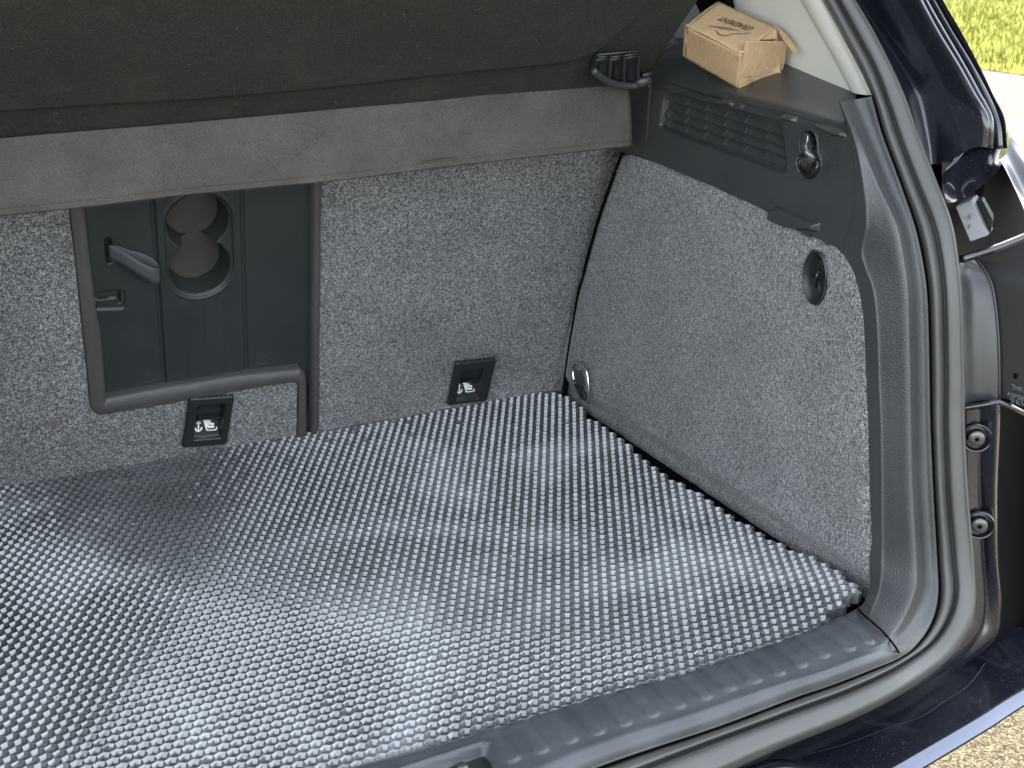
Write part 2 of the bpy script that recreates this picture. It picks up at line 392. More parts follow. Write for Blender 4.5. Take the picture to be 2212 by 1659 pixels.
rr = np.minimum(np.hypot(U-c1[0], Vv-c1[1]), np.hypot(U-c2[0], Vv-c2[1]))
stad = seg_d(U, Vv, c1, c2); h -= .0035*(1-sstep(.0455, .049, stad))
h += .0008*np.exp(-((stad-.0505)/.002)**2)
wl = 1-sstep(.0385, .0445, rr); h = np.where(rr < .046, h*(1-wl)+wl*(-.040), h)
# strap slot and latch recess
ss = seg((252, 360), (262, 470)); h -= .012*(1-sstep(.0035, .005, ss))
lp = [PC(170, 655), PC(330, 637), PC(350, 650), PC(352, 735), PC(335, 748), PC(180, 752)]
sd_ = poly_sd(U, Vv, lp); h -= .003*(1-sstep(-.0012, .0008, sd_))
ts = np.minimum(seg((180, 695), (318, 683)), seg((318, 655), (320, 712))); h -= .008*(1-sstep(.0014, .0024, ts))
G = SB + U[..., None]*np.array([1, 0, 0]) + Vv[..., None]*SU + (PO-h)[..., None]*SN
panel = child(grid_obj('hatch_panel', G, M_panel, None, True, flip=True)); panel['label'] = 'dark hard plastic hatch panel with two cup holders'
V = []; F = []
for cc_ in (c1, c2):
    k = len(V); V += [SW(cc_[0]+.0375*math.cos(a), cc_[1]+.0375*math.sin(a), PO+.0365) for a in np.linspace(0, 2*math.pi, 41)[:-1]]; F.append(tuple(range(k, k+40)))
lin = mesh_obj('cup_floor_disc', V, F, plastic('lit_cup_floor', (.05, .050, .046), .4, 900, .0002, .3)); sub(lin, panel)  # paler discs added on the pit floors, their light put into the colour
# pull strap: a folded webbing loop
def webb(name, path, w, par, mat, th=.0012):
    rows = []
    P = cr(np.array(path), 6)
    for p, wv in zip(P[:, :3], P[:, 3:]):
        rows.append([p-wv*w, p-wv*w*.33, p+wv*w*.33, p+wv*w])
    o = grid_obj(name, np.array(rows), mat); sub(o, par)
    md = o.modifiers.new('thick', 'SOLIDIFY'); md.thickness = th; return o
M_web, t, b = base_mat('webbing', (.07, .075, .08), .55, spec=.4)
wvn = nd(t, 'ShaderNodeTexWave'); wvn.inputs['Scale'].default_value = 300; wvn.inputs['Distortion'].default_value = .3; t.links.new(coords(t, (1, .3, .2)), wvn.inputs['Vector']); bump(t, b, wvn.outputs[0], .0004, .6)
wpts = [((258, 425), PO+.006), ((262, 428), PO-.002), ((300, 440), PO-.008), ((370, 480), PO-.016), ((450, 530), PO-.022), ((505, 553), PO-.024), ((541, 556), PO-.018), ((546, 535), PO-.009), ((505, 490), PO-.004), ((440, 462), PO-.003), ((360, 440), PO-.004), ((300, 420), PO-.003), ((262, 420), PO+.004)]
path = []
for i, (p, of) in enumerate(wpts):
    q = ST(*Z5(*p), of); f = i/(len(wpts)-1)
    wv = SU*1.0 + np.array([-.06, 0, 0]); wv /= np.linalg.norm(wv)
    ww = wv*(1.0 if i < 7 else .82); path.append(np.concatenate([q, ww]))
webb('pull_strap', path, .0128, panel, M_web)

def cut(o, cutter):
    md = o.modifiers.new('cut', 'BOOLEAN'); md.object = cutter; md.operation = 'DIFFERENCE'; md.solver = 'EXACT'
    order = [m for m in o.modifiers if m.type == 'BEVEL']
    dg = bpy.context.evaluated_depsgraph_get(); me = bpy.data.meshes.new_from_object(o.evaluated_get(dg), depsgraph=dg)
    for m in list(o.modifiers): o.modifiers.remove(m)
    o.data = me; cme = cutter.data; bpy.data.objects.remove(cutter); bpy.data.meshes.remove(cme)
# ---- child seat anchor brackets
def bracket(outer, win, par, lab):
    e = np.array([ST(*p, -.004) for p in outer]); c = e.mean(0)
    rt_ = (e[1]+e[2]-e[0]-e[3])/2; upv = (e[0]+e[1]-e[2]-e[3])/2
    w = np.linalg.norm(rt_); hh = np.linalg.norm(upv); ux = rt_/w; uy = upv-ux*(upv@ux); uy /= np.linalg.norm(uy)
    L = lambda a, b, off=0: c+ux*a+uy*b+SN*(off)
    wi = np.array([((ST(*p, -.004)-c)@ux, (ST(*p, -.004)-c)@uy) for p in win])
    wx0, wx1 = (wi[0, 0]+wi[3, 0])/2, (wi[1, 0]+wi[2, 0])/2; wy1, wy0 = (wi[0, 1]+wi[1, 1])/2, (wi[2, 1]+wi[3, 1])/2
    n = 70; A, B = np.meshgrid(np.linspace(-w/2, w/2, n), np.linspace(-hh/2, hh/2, n+10), indexing='ij')
    po = rrect(0, 0, w, hh, .005); sdo = poly_sd(A, B, po)
    wp = [(wx0, wy0), (wx1, wy0), (wx1, wy1), (wx0, wy1)]; sdw = poly_sd(A, B, wp)
    z = -.0035*(1-sstep(-.0025, 0, sdo))+ .016*(1-sstep(-.0035, .0008, sdw))
    # lower part of the window: sloping plate that carries the print
    f = np.clip((B-wy0)/(wy1-wy0), 0, 1)
    plate = .003+.012*np.clip(f/.5, 0, 1)**1.0
    z = np.where((sdw < -.001) & (f < .5), np.minimum(z, plate), z)
    z = np.where(sdo > 0, .006, z)
    Gm = c + A[..., None]*ux + B[..., None]*uy + z[..., None]*SN
    k_ = slab('cutter', [L(-w/2+.005, -hh/2+.005, -.03), L(w/2-.005, -hh/2+.005, -.03), L(w/2-.005, hh/2-.005, -.03), L(-w/2+.005, hh/2-.005, -.03)], SN*.2, M_black)
    bpy.context.view_layer.update(); cut(par, k_)
    o = child(grid_obj('anchor_frame', Gm, M_black, None, True, flip=True)); o['label'] = lab
    wm = (wx0+wx1)/2; ww = wx1-wx0; wh = wy1-wy0
    fm = wy0+wh*.5
    # hinged bar over the anchor
    b_ = box('anchor_bar', L(wm+.001, fm+.002, .006), ux*ww*.42, uy*.003, SN*.003, M_gloss, o, .001); 
    b_ = tube('anchor_wire', [L(wm-ww*.3, fm-.001, .004), L(wm+ww*.3, fm-.001, .004)], .0011, M_chrome, o, 8)
    b_ = tube('plate_edge', [L(wx0+.002, wy0+.0018, -.0005), L(wx1-.002, wy0+.0018, -.0005)], .0007, M_steel, o, 6)
    # print: anchor and child seat
    V = []; F = []
    def PL(x, y):   # print coordinates 0..1 -> plate
        bx = wx0+ww*(.10+.8*x); by = wy0+wh*(.10+.38*y); f_ = (by-wy0)/wh
        return L(bx, by, .003+.012*f_/.5-.0006)
    def stroke(pts, th):
        for (x0, y0), (x1, y1) in zip(pts[:-1], pts[1:]):
            dx, dy = x1-x0, y1-y0; l = math.hypot(dx, dy); nx, ny = -dy/l*th/2, dx/l*th/2
            i = len(V); V.extend([PL(x0+nx, y0+ny), PL(x1+nx, y1+ny), PL(x1-nx, y1-ny), PL(x0-nx, y0-ny)]); F.append((i, i+1, i+2, i+3))
    stroke([(.14, .12), (.14, .78)], .06); stroke([(.03, .62), (.25, .62)], .06)
    stroke([(.0, .36), (.03, .2), (.14, .1), (.25, .2), (.29, .36)], .07)
    stroke([(.10, .82), (.14, .93), (.18, .82), (.14, .76)], .05)
    stroke([(.33, .98), (.53, .14), (.95, .14), (.97, .3)], .06)
    stroke([(.42, .98), (.58, .34), (.86, .34)], .13); stroke([(.56, .8), (.66, .52), (.84, .5)], .15); stroke([(.5, .98), (.6, .8)], .1)
    pr = mesh_obj('anchor_print', V, F, M_white, o)
    return o
bracket([(396, 860), (494.5, 854.5), (502, 957), (403.5, 966)], [(421, 876), (480, 870), (484, 940), (422, 951)], seatL, 'black child seat anchor bracket under the hatch')
bracket([(978, 782), (1066, 774), (1057.5, 864), (970, 875)], [(991, 801), (1036, 793), (1041, 857), (988, 864)], seat, 'black child seat anchor bracket on the right backrest')

# ================================================================== RIGHT SIDE TRIM
XW = 1.08
# carpeted lower wall
wall_px = [(1222, 852), (1232, 770), (1244, 690), (1262, 590), (1292, 480), (1322, 395), (1342, 337), (1365, 336), (1400, 348), (1480, 382), (1560, 415), (1626, 445), (1662, 463), (1672, 478), (1720, 500), (1768, 520), (1800, 534), (1822, 556), (1840, 590), (1853, 635), (1861, 690), (1865, 760), (1867, 823), (1871, 917), (1875, 1065), (1879, 1190), (1882, 1262), (1880, 1300)]
wp = np.array([PX(*p, XW-.004) for p in wall_px]); 
yz = [(p[1], p[2]) for p in wp] + [(1.16, -.02), (2.03, -.02)]
NY, NZ = 190, 120
Yg, Zg = np.meshgrid(np.linspace(1.15, 2.03, NY), np.linspace(-.02, .47, NZ), indexing='ij')
sdp = poly_sd(Yg, Zg, yz)
def wallX(Y, Z): return XW-.004 + .020*sstep(.040, .004, Z) + .004*np.sin((Y-1.2)*4)*np.sin(Z*7)
def snap_poly_mesh(name, pts, res, fn, mat, edge=.003):
    """planar polygon (Y,Z) triangulated finely, lifted by fn, with rounded edge"""
    bm = bmesh.new(); vs = [bm.verts.new((0, a, b)) for a, b in pts]; f = bm.faces.new(vs)
    bmesh.ops.triangulate(bm, faces=[f])
    for _ in range(9):
        es = [e for e in bm.edges if e.calc_length() > res]
        if not es: break
        bmesh.ops.subdivide_edges(bm, edges=es, cuts=1); bmesh.ops.triangulate(bm, faces=[q for q in bm.faces if len(q.verts) > 3])
    bm.verts.ensure_lookup_table()
    Y = np.array([v.co.y for v in bm.verts]); Z = np.array([v.co.z for v in bm.verts])
    sd = poly_sd(Y, Z, pts); X = fn(Y, Z) + edge*sstep(-.006, 0, sd)
    for v, x in zip(bm.verts, X): v.co.x = x
    return from_bm(name, bm, mat, None, True)
cw = snap_poly_mesh('side_carpet', yz, .016, wallX, M_wall)
hc = PX(1760, 600, XW-.006); ry, rz = .0225, .034
md = cw.modifiers.new('thick', 'SOLIDIFY'); md.thickness = .002; md.offset = 0
k_ = slab('cutter', [hc+np.array([-.05, .95*ry*math.cos(a), .95*rz*math.sin(a)]) for a in np.linspace(0, 2*math.pi, 41)[:-1]], (.1, 0, 0), M_black)
bpy.context.view_layer.update(); cut(cw, k_)
child(cw); cw['label'] = 'grey heather carpet lining the right boot wall'

M_fib, t, b = base_mat('carpet_fibre', (.2, .2, .2), .9, spec=.2)
t.links.new(ramp(t, noise(t, coords(t), 900, 1, .5), [(.38, (.02, .02, .02)), (.5, (.25, .25, .25)), (.6, (.62, .62, .61))]), b.inputs['Base Color'])
def fibres(pts, n, par, w=.00022, ln=.0030):
    m = len(pts); a = rng.uniform(0, 6.283, m); l = ln*rng.uniform(.4, 1.2, m)
    t1 = np.cross(n, [0.1, .2, 1.]); t1 /= np.linalg.norm(t1); t2 = np.cross(n, t1)
    d = t1*np.cos(a)[:, None]+t2*np.sin(a)[:, None]; p_ = -t1*np.sin(a)[:, None]+t2*np.cos(a)[:, None]
    lift = n*(rng.uniform(.0002, .0012, m))[:, None]; cv = p_*(rng.normal(0, .25, m)*l)[:, None]
    A = pts+n*.0001; B = pts+d*(l*.5)[:, None]+lift+cv; C = pts+d*l[:, None]+lift*.6
    V = np.stack([A-p_*w, A+p_*w, B+p_*w, B-p_*w, C], 1).reshape(-1, 3); k = np.arange(m)*5
    F = [f for q in k for f in ((q, q+1, q+2, q+3), (q+3, q+2, q+4))]
    o = mesh_obj('carpet_fibres', V, F, M_fib); o['kind'] = 'stuff'
    if par.parent is not None or True:
        o.parent = par; o.matrix_parent_inverse = (par.matrix_parent_inverse.inverted() if False else Matrix.Identity(4))
    return o
m = 52000; py = rng.uniform(1.17, 2.0, m); pzz = rng.uniform(-.01, .46, m); sdq = poly_sd(py, pzz, yz); okk = sdq < -.003
okk &= (((py-hc[1])/(ry*1.05))**2+((pzz-hc[2])/(rz*1.05))**2 > 1)
py, pzz = py[okk], pzz[okk]
fibres(np.stack([wallX(py, pzz)-.0012, py, pzz], 1), np.array([-1., 0, 0]), cw)
m = 34000; px_ = rng.uniform(.66, 1.10, m); ps = rng.uniform(0, .46, m); okk = (px_ < .868) | (px_ > .968) | (ps > .10); px_, ps = px_[okk], ps[okk]
fibres(SB+px_[:, None]*np.array([1, 0, 0])+ps[:, None]*SU, -SN, seat)
m = 30000; px_ = rng.uniform(.14, .64, m); ps = rng.uniform(0, .46, m); hp = [SC(q) for q in poly]; okk = (poly_sd(px_, ps, hp) < -.004) & ((px_ < .43) | (px_ > .53) | (ps > .105)); px_, ps = px_[okk], ps[okk]
fibres(SB+px_[:, None]*np.array([1, 0, 0])+ps[:, None]*SU, -SN, seatL)
# hard side panel as a relief in (Y, Z)
nY, nZ = 470, 170
Yg, Zg = np.meshgrid(np.linspace(1.215, 1.90, nY), np.linspace(.34, .5625, nZ), indexing='ij')
def YZ(x, y): p = PX(x, y, XW); return (p[1], p[2])
h = np.zeros_like(Yg)                      # positive = towards the cabin (-X)
# top edge rolls back to the ledge
ledge_px = [(1380, 150), (1416, 164), (1470, 180), (1520, 195), (1600, 215), (1700, 240), (1820, 274)]
# grille recess
gp_px = [(1432, 214), (1440, 203), (1456, 199), (1560, 228), (1640, 249), (1684, 262), (1690, 268), (1699, 345), (1700, 366), (1692, 375), (1678, 374), (1600, 345), (1500, 309), (1432, 281), (1423, 272)]
gp = [YZ(*p) for p in gp_px]; sg = poly_sd(Yg, Zg, gp); ing = sstep(0.0, -.0035, sg)
h -= .0085*ing
# louvres follow the grille's slope
g0, g1 = YZ(1440, 240), YZ(1695, 310); gs = (g1[1]-g0[1])/(g1[0]-g0[0])
q = Zg-(g0[1]+(Yg-g0[0])*gs)
colw = .046; t_ = (g0[0]-Yg)/colw; ci_ = np.floor(t_); cf = t_-ci_
pitch = .0125
ph = (q-.0018*cf)/pitch
fr = ph-np.floor(ph)
lou = -.0055*(1-np.abs(2*fr-1)**.7)
notch = np.exp(-((cf-.0)/.05)**2)+np.exp(-((cf-1.)/.05)**2)
lou = lou*(1-.75*np.clip(notch, 0, 1))
# slight crease at left end of panel
h -= .0025*(1-sstep(.001, .004, seg_d(Yg, Zg, YZ(1405, 195), YZ(1398, 300))))
# bag hook cavity (upper) 
hk = [YZ(*p) for p in [(1729, 305), (1733, 290), (1742, 283), (1753, 284), (1761, 293), (1764, 308), (1765, 330), (1771, 345), (1771, 362), (1764, 378), (1750, 388), (1737, 384), (1727, 372), (1722, 352), (1724, 338), (1730, 330)]]
hs = poly_sd(Yg, Zg, hk); h -= .016*sstep(.0005, -.003, hs); h += .0016*np.exp(-((hs-.0015)/.0016)**2)
# lower clip pocket at carpet border
cp = [YZ(*p) for p in [(1668, 452), (1684, 443), (1730, 462), (1772, 482), (1768, 500), (1700, 492), (1668, 478)]]
cs = poly_sd(Yg, Zg, cp)
h += .010*sstep(.0008, -.004, cs)
# shelf-guide notches under the ledge
n1 = [YZ(*p) for p in [(1400, 170), (1590, 213), (1590, 222), (1400, 190)]]; s1_ = poly_sd(Yg, Zg, n1)
h -= .005*sstep(.001, -.0015, s1_)
for quad, dd_ in (([(1556, 208), (1583, 212), (1584, 230), (1558, 226)], .006), ([(1690, 245), (1720, 251), (1718, 265), (1688, 260)], .007), ([(1760, 264), (1825, 282), (1826, 296), (1800, 292), (1765, 276)], .009), ([(1598, 222), (1690, 246), (1688, 258), (1600, 236)], -.004)):
    s2 = poly_sd(Yg, Zg, [YZ(*p) for p in quad]); h += dd_*sstep(.0012, -.004, s2)
# roll over the top edge
led = np.array([PX(*p, XW) for p in ledge_px]); lz = np.interp(-Yg, -led[:, 1], led[:, 2])
over = sstep(-.012, .001, Zg-lz)
h -= .012*over**2
G = np.stack([XW-h, Yg, np.minimum(Zg, lz+.0005)], -1)
rb = [PX(*p, XW) for p in ((1822, 262), (1826, 278), (1840, 300), (1851, 387), (1846, 478), (1828, 548), (1850, 640))]
yb = np.interp(Zg, [q[2] for q in rb][::-1], [q[1] for q in rb][::-1])
kp = (Yg > yb-.004) & (poly_sd(Yg, Zg, yz) > -.010)
yc_, zc_ = YZ(1348, 328); kp &= ~((Yg > yc_-.004) & (Zg < zc_-.002))
kp = kp[:-1, :-1] & kp[1:, 1:]
sidep = child(grid_obj('side_panel', G, M_trim, None, True, keep=kp)); sidep['label'] = 'upper right side panel of grained black plastic with a louvred grille'
sl = [(0, 0, .0085), (-colw, 0, .0085), (0, -.0095, .0045), (-colw, -.0095, .0005), (0, -.0112, .0085), (-colw, -.0112, .0085)]
lme = None
for ci in range(-1, 7):
    for ri in range(-8, 9):
        y0_ = g0[0]-ci*colw; z0_ = g0[1]-ri*.0125-.0012*ci
        yc = [y0_, y0_-colw]; zc = [z0_+(y-g0[0])*gs for y in yc]
        ycl = [min(max(y, min(p[0] for p in gp)+.004), max(p[0] for p in gp)-.004) for y in yc]
        if ycl[0]-ycl[1] < .012: continue
        mY, mZ = (ycl[0]+ycl[1])/2, (zc[0]+zc[1])/2-.0056
        if poly_sd(np.array([mY]), np.array([mZ]), gp)[0] > -.0062: continue
        Vs = []
        for (dy, dz_, dx) in sl:
            y = ycl[0] if dy == 0 else ycl[1]; Vs.append((XW+dx, y, z0_+(y-g0[0])*gs+dz_))
        lo_ = mesh_obj('louvre_slat', Vs, [(0, 1, 3, 2), (2, 3, 5, 4), (0, 2, 4), (1, 5, 3)], M_trim, sidep)
M_hook = plastic('hook_plastic', (.035, .036, .037), .12, 900, 0, 1.0, coat=1)
# bag hook
def ph_(x, y, X): return PX(x, y, X)
tube('bag_hook', [ph_(1744, 294, XW+.006), ph_(1744, 304, XW-.002), ph_(1745, 322, XW-.008), ph_(1746, 340, XW-.010), ph_(1746, 350, XW-.008), ph_(1746, 354, XW)], [.0080, .0092, .0098, .0098, .0092, .004], M_hook, sidep, 16)
rim = [ph_(1729, 345, XW-.003), ph_(1728, 358, XW-.005), ph_(1734, 371, XW-.006), ph_(1746, 379, XW-.006), ph_(1758, 374, XW-.006), ph_(1765, 362, XW-.005), ph_(1766, 348, XW-.003)]
tube('hook_ring', cr(np.array(rim), 5), .0028, M_gloss, sidep, 10)
# lower recessed hook in the carpet
hc = PX(1760, 600, XW-.006)
n = 60; A, B = np.meshgrid(np.linspace(-.5, .5, n), np.linspace(-.5, .5, n), indexing='ij')
ry, rz = .0225, .034
rad = np.hypot(A*2, B*2)
z = .014*sstep(.92, .6, rad)-.003*np.exp(-((rad-.97)/.05)**2)
keep = ((A*A+B*B)*4 < 1.1)[:-1, :-1]
G = np.stack([hc[0]+z+.001, hc[1]-A*2*ry, hc[2]+B*2*rz], -1)
cup = child(grid_obj('recessed_hook', G, M_black, None, True, keep=keep)); cup['label'] = 'round black recessed hook in the side carpet'
box('hook_bar', hc+np.array([.003, -.006, .0]), (.002, 0, 0), (0, .015, 0), (0, 0, .003), M_gloss, cup, .0015)
tube('hook_rod', [hc+np.array([.002, -.004, .012]), hc+np.array([-.001, -.003, 0]), hc+np.array([.002, -.002, -.012])], .0022, M_gloss, cup, 8)

sm_ = child(tube('carpet_seam', cr(np.array([PX(*p, XW+.002) for p in ((1346, 326), (1322, 390), (1292, 476), (1262, 585), (1243, 690), (1229, 775), (1219, 856))]), 6), [.0025]*20+[.005]*17, M_gap, None, 8))
# lashing ring near the seat
ring = child(empty('lashing_ring', (0, 0, 0))); ring.matrix_parent_inverse = CARINV; ring['label'] = 'nickel lashing ring in the far right corner'
rp = [(1240, 824), (1237, 795), (1243, 785), (1255, 787), (1266, 799), (1270, 820), (1272, 850), (1272, 872)]
tube('ring_wire', cr(np.array([PX(*p, XW-.014) for p in rp]), 5), .0024, M_chrome, ring, 10)
mesh_obj('ring_plate', [PX(1243, 800, XW-.0055), PX(1258, 800, XW-.0055), PX(1264, 830, XW-.0055), PX(1262, 845, XW-.0055), PX(1244, 830, XW-.0055)], [(0, 1, 2, 3, 4)], M_trim, ring)
slab('ring_tab', [PX(1243, 829, XW-.006), PX(1262, 838, XW-.006), PX(1270, 866, XW-.006), PX(1258, 862, XW-.006)], (-.004, 0, 0), M_black, ring, .001)

# ---- ledge on top of the side panel
front = [PX(*p, XW+.0) for p in [(1340, 148), (1380, 155)]+ledge_px[1:]]
rows = []
back_px = [(1395, 88), (1415, 96), (1475, 92), (1570, 103), (1640, 119), (1700, 139), (1790, 177), (1852, 203)]
bk = np.array([PX(*p, 1.195) for p in back_px])
fa = np.array(front); fc, bc = cr(fa, 8), cr(bk, 8)
def along(P, t):
    d = np.concatenate([[0], np.cumsum(np.linalg.norm(np.diff(P, axis=0), axis=1))]); d /= d[-1]
    return np.array([np.interp(t, d, P[:, k]) for k in range(3)])
for t_ in np.linspace(0, 1, 60):
    f, b_ = along(fc, t_), along(bc, t_); d = b_-f
    lift = lambda p: np.array([0, 0, .016*math.exp(-((p[1]-1.70)/.09)**2)*min(1, max(0, (p[0]-1.09)/.02))])
    row = [f+np.array([.012, 0, -.012]), f+np.array([.004, 0, -.005]), f+np.array([.0055, 0, -.0006]), f+d*.10+np.array([0, 0, .0015]), f+d*.3, f+d*.65, f+d*1.0, f+d*1.25]
    rows.append([p+lift(p) for p in row])
ledge = child(grid_obj('parcel_ledge', cr(np.array(rows), 4, 1), M_trim, None, True)); ledge['label'] = 'black plastic ledge below the rear side window'

# ---- pale pillar trim
def XP(z): return 1.225-(z-.57)*.25
nP = np.array([1, 0, .25]); dP = 1.192+.59*.25
def PP(x, y, o=0): return ON(x, y, nP, dP+o)
pt = [(1418, 97), (1475, 92.5), (1570, 104), (1640, 120), (1700, 140), (1790, 178), (1835, 198), (1856, 204), (1886, 206), (1870, 170), (1830, 90), (1790, 10), (1745, -60), (1450, -60)]
pale = child(slab('pillar_trim', [PP(*p) for p in pt[:-2]]+[PP(1600, -330), PP(1430, -330), PP(1530, 90)], (.02, 0, .005), M_pale, None, .002, 2)); pale['label'] = 'pale grey moulded pillar trim behind the cardboard box'
# soft raised border of the pale trim near the seal
R = []
for p, q in (((1835, 196), (1880, 205)), ((1795, 120), (1846, 135)), ((1755, 50), (1806, 60)), ((1715, -20), (1768, -15)), ((1560, -290), (1612, -290))):
    a, b_ = PP(*p), PP(*q); R.append([a+np.array([.001, 0, 0]), a*.8+b_*.2-np.array([.004, 0, 0]), a*.5+b_*.5-np.array([.008, 0, 0]), a*.2+b_*.8-np.array([.008, 0, 0]), b_-np.array([.003, 0, 0]), b_+np.array([.01, 0, 0])])
o = grid_obj('trim_border', cr(cr(np.array(R), 4, 0), 4, 1), M_pale); sub(o, pale)
cpil = child(slab('rear_pillar_trim', [PP(1405, 100, .02), PP(1535, 92, .02), PP(1500, -330, .02), PP(1300, -330, .02)], (.02, 0, .005), plastic('pale_blue_grey_trim', (.36, .38, .36), .6, 1200, .0001, .3, .03), None, .002))
cpil['label'] = 'blue-grey trim strip beyond the parcel shelf'
child(slab('belt_guide', [PP(1508, -10, -.004), PP(1530, 36, -.004), PP(1590, 20, -.004), PP(1575, -40, -.004), PP(1508, -50, -.004)], (-.012, 0, 0), M_gap, None, .003))

# ================================================================== TRIM / SILL / SEAL LOFTS
def onblend(x, y, al, Xk, zk, r=.07):
    s, c = math.sin(al), math.cos(al); n = (c, 0, -s); d = c*(Xk-r)-s*(zk+r)+r
    return ON(x, y, n, d)
# station: alpha deg, A, B, C, D, F, H  (None = no trim above the ledge)
ST_ = [
 (0, None, None, None, (1566, -400), (1598, -400), (1626, -410)),
 (0, None, None, None, (1706, -130), (1740, -130), (1768, -140)),
 (0, None, None, None, (1753, -40), (1788, -40), (1826, -40)),
 (0, None, None, None, (1777, 0), (1812, 0), (1848, 0)),
 (0, None, None, None, (1815, 70), (1850, 70), (1887, 66)),
 (0, None, None, None, (1854, 143), (1891, 147), (1926, 143)),
 (0, (1812, 222), (1816, 223), (1824, 219), (1884, 208), (1919, 222), (1956, 210)),
 (0, (1836, 300), (1846, 300), (1860, 302), (1907, 290), (1944, 297), (1984, 290)),
 (0, (1846, 395), (1866, 397), (1897, 397), (1943, 388), (1979, 389), (2023, 390)),
 (0, (1840, 478), (1873, 480), (1934, 480), (1976, 484), (2016, 482), (2056, 480)),
 (0, (1822, 548), (1863, 550), (1950, 552), (1993, 556), (2032, 556), (2069, 552)),
 (0, (1851, 624), (1887, 625), (1960.7, 627), (2003.5, 629), (2040, 628), (2077, 628)),
 (0, (1861, 700), (1896, 703), (1964, 705), (2007, 706), (2042.5, 706), (2081, 706)),
 (0, (1866, 822), (1900, 823), (1966.7, 824), (2009.5, 824), (2044.5, 824), (2083.7, 824)),
 (0, (1870, 917), (1904, 917), (1968, 917), (2011, 918), (2044, 918), (2084, 918)),
 (0, (1875, 1063), (1905.7, 1064), (1971.5, 1066), (2017.5, 1066), (2049.5, 1066), (2091.7, 1067)),
 (2, (1878, 1190), (1906, 1195), (1979, 1205), (2025.5, 1207), (2061, 1207), (2103.5, 1208)),
 (15, (1880, 1240), (1904, 1248), (1978, 1272), (2028, 1285), (2066, 1280), (2107, 1300)),
 (38, (1879, 1268), (1896, 1287), (1955, 1330), (2015, 1342), (2051, 1335), (2096, 1352)),
 (62, (1871, 1291), (1885, 1315), (1930, 1368), (1986, 1388), (2021, 1381), (2062, 1410)),
 (82, (1857, 1312), (1870, 1342), (1905, 1392), (1948, 1420), (1980, 1415), (2012, 1455)),
 (90, (1790, 1348), (1812, 1375), (1845, 1412), (1878, 1450), (1912, 1456), (1945, 1500)),
 (90, (1700, 1384), (1726, 1411), (1760, 1444), (1798, 1481), (1828, 1494), (1868, 1541)),
 (90, (1610, 1415), (1635, 1440), (1667, 1470), (1716, 1509), (1745, 1525), (1785, 1577)),
 (90, (1481, 1459), (1508, 1482), (1543, 1511), (1593, 1556), (1624, 1570), (1668, 1624)),
 (90, (1385, 1483), (1413, 1508), (1450, 1542), (1505, 1587), (1538, 1602), (1585, 1661)),
 (90, (1291, 1508), (1318, 1532), (1356, 1568), (1412, 1617), (1450, 1636), (1500, 1697)),
 (90, (1170, 1546), (1200, 1572), (1242, 1606), (1300, 1656), (1340, 1679), (1395, 1740)),
 (90, (1048, 1581), (1080, 1610), (1124, 1652), (1180, 1702), (1218, 1722), (1275, 1780)),
 (90, (823, 1643), (860, 1675), (905, 1715), (960, 1762), (1000, 1785), (1055, 1840)),
 (90, (500, 1720), (540, 1755), (585, 1795), (645, 1845), (690, 1870), (745, 1920)),
 (90, (100, 1790), (140, 1825), (185, 1865), (245, 1915), (290, 1940), (345, 1990))]
XA, XB, XC, XD, XF, XH = 1.079, 1.0785, 1.094, 1.152, 1.163, 1.178
ZA, ZB, ZC, ZD, ZF, ZH = .013, .0165, .0145, -.018, -.024, -.052
def mid(p, q, f=.5): return (p[0]*(1-f)+q[0]*f, p[1]*(1-f)+q[1]*f)
def row_trim(s):
    a = math.radians(s[0]); A, B, C, D = s[1:5]
    k_ = sstep(.8, 1.4, a)
    return [onblend(*A, a, XA+.0015+.0105*k_, ZA-.003-.017*k_), onblend(*A, a, XA, ZA), onblend(*mid(A, B, .5), a, (XA+XB)/2, (ZA+ZB)/2+.001), onblend(*mid(A, B, .93), a, XB, ZB), onblend(*mid(B, C, .06), a, XB+.002, ZB), onblend(*mid(B, C, .5), a, XB*.5+XC*.5, (ZB+ZC)/2+.0005), onblend(*mid(B, C, .93), a, XC-.0015, ZC),
            onblend(*mid(C, D, .07), a, XC+.008, ZC-.0005), onblend(*mid(C, D, .30), a, XC+.033, ZC-.0015), onblend(*mid(C, D, .62), a, XC+.046, ZC-.0075), onblend(*mid(C, D, .90), a, XD-.007, ZC-.0165), onblend(*mid(C, D, .975), a, XD-.004, ZC-.021), onblend(*D, a, XD+.010, ZD-.010)]
tr = [row_trim(s) for s in ST_ if s[1] is not None]
tr = np.array(tr); NPIL = 15                     # stations up to the joint at index 14 belong to the pillar
pil = cr(cr(tr[:NPIL+1], 8, 0), 5, 1)[:8*(NPIL-1)+1+2]
o = child(grid_obj('pillar_cover', pil, M_trim, None, True)); o['label'] = 'grained black plastic cover on the right side of the boot opening'
sil = cr(cr(tr[NPIL-2:], 28, 0), 9, 1)[28+5:]
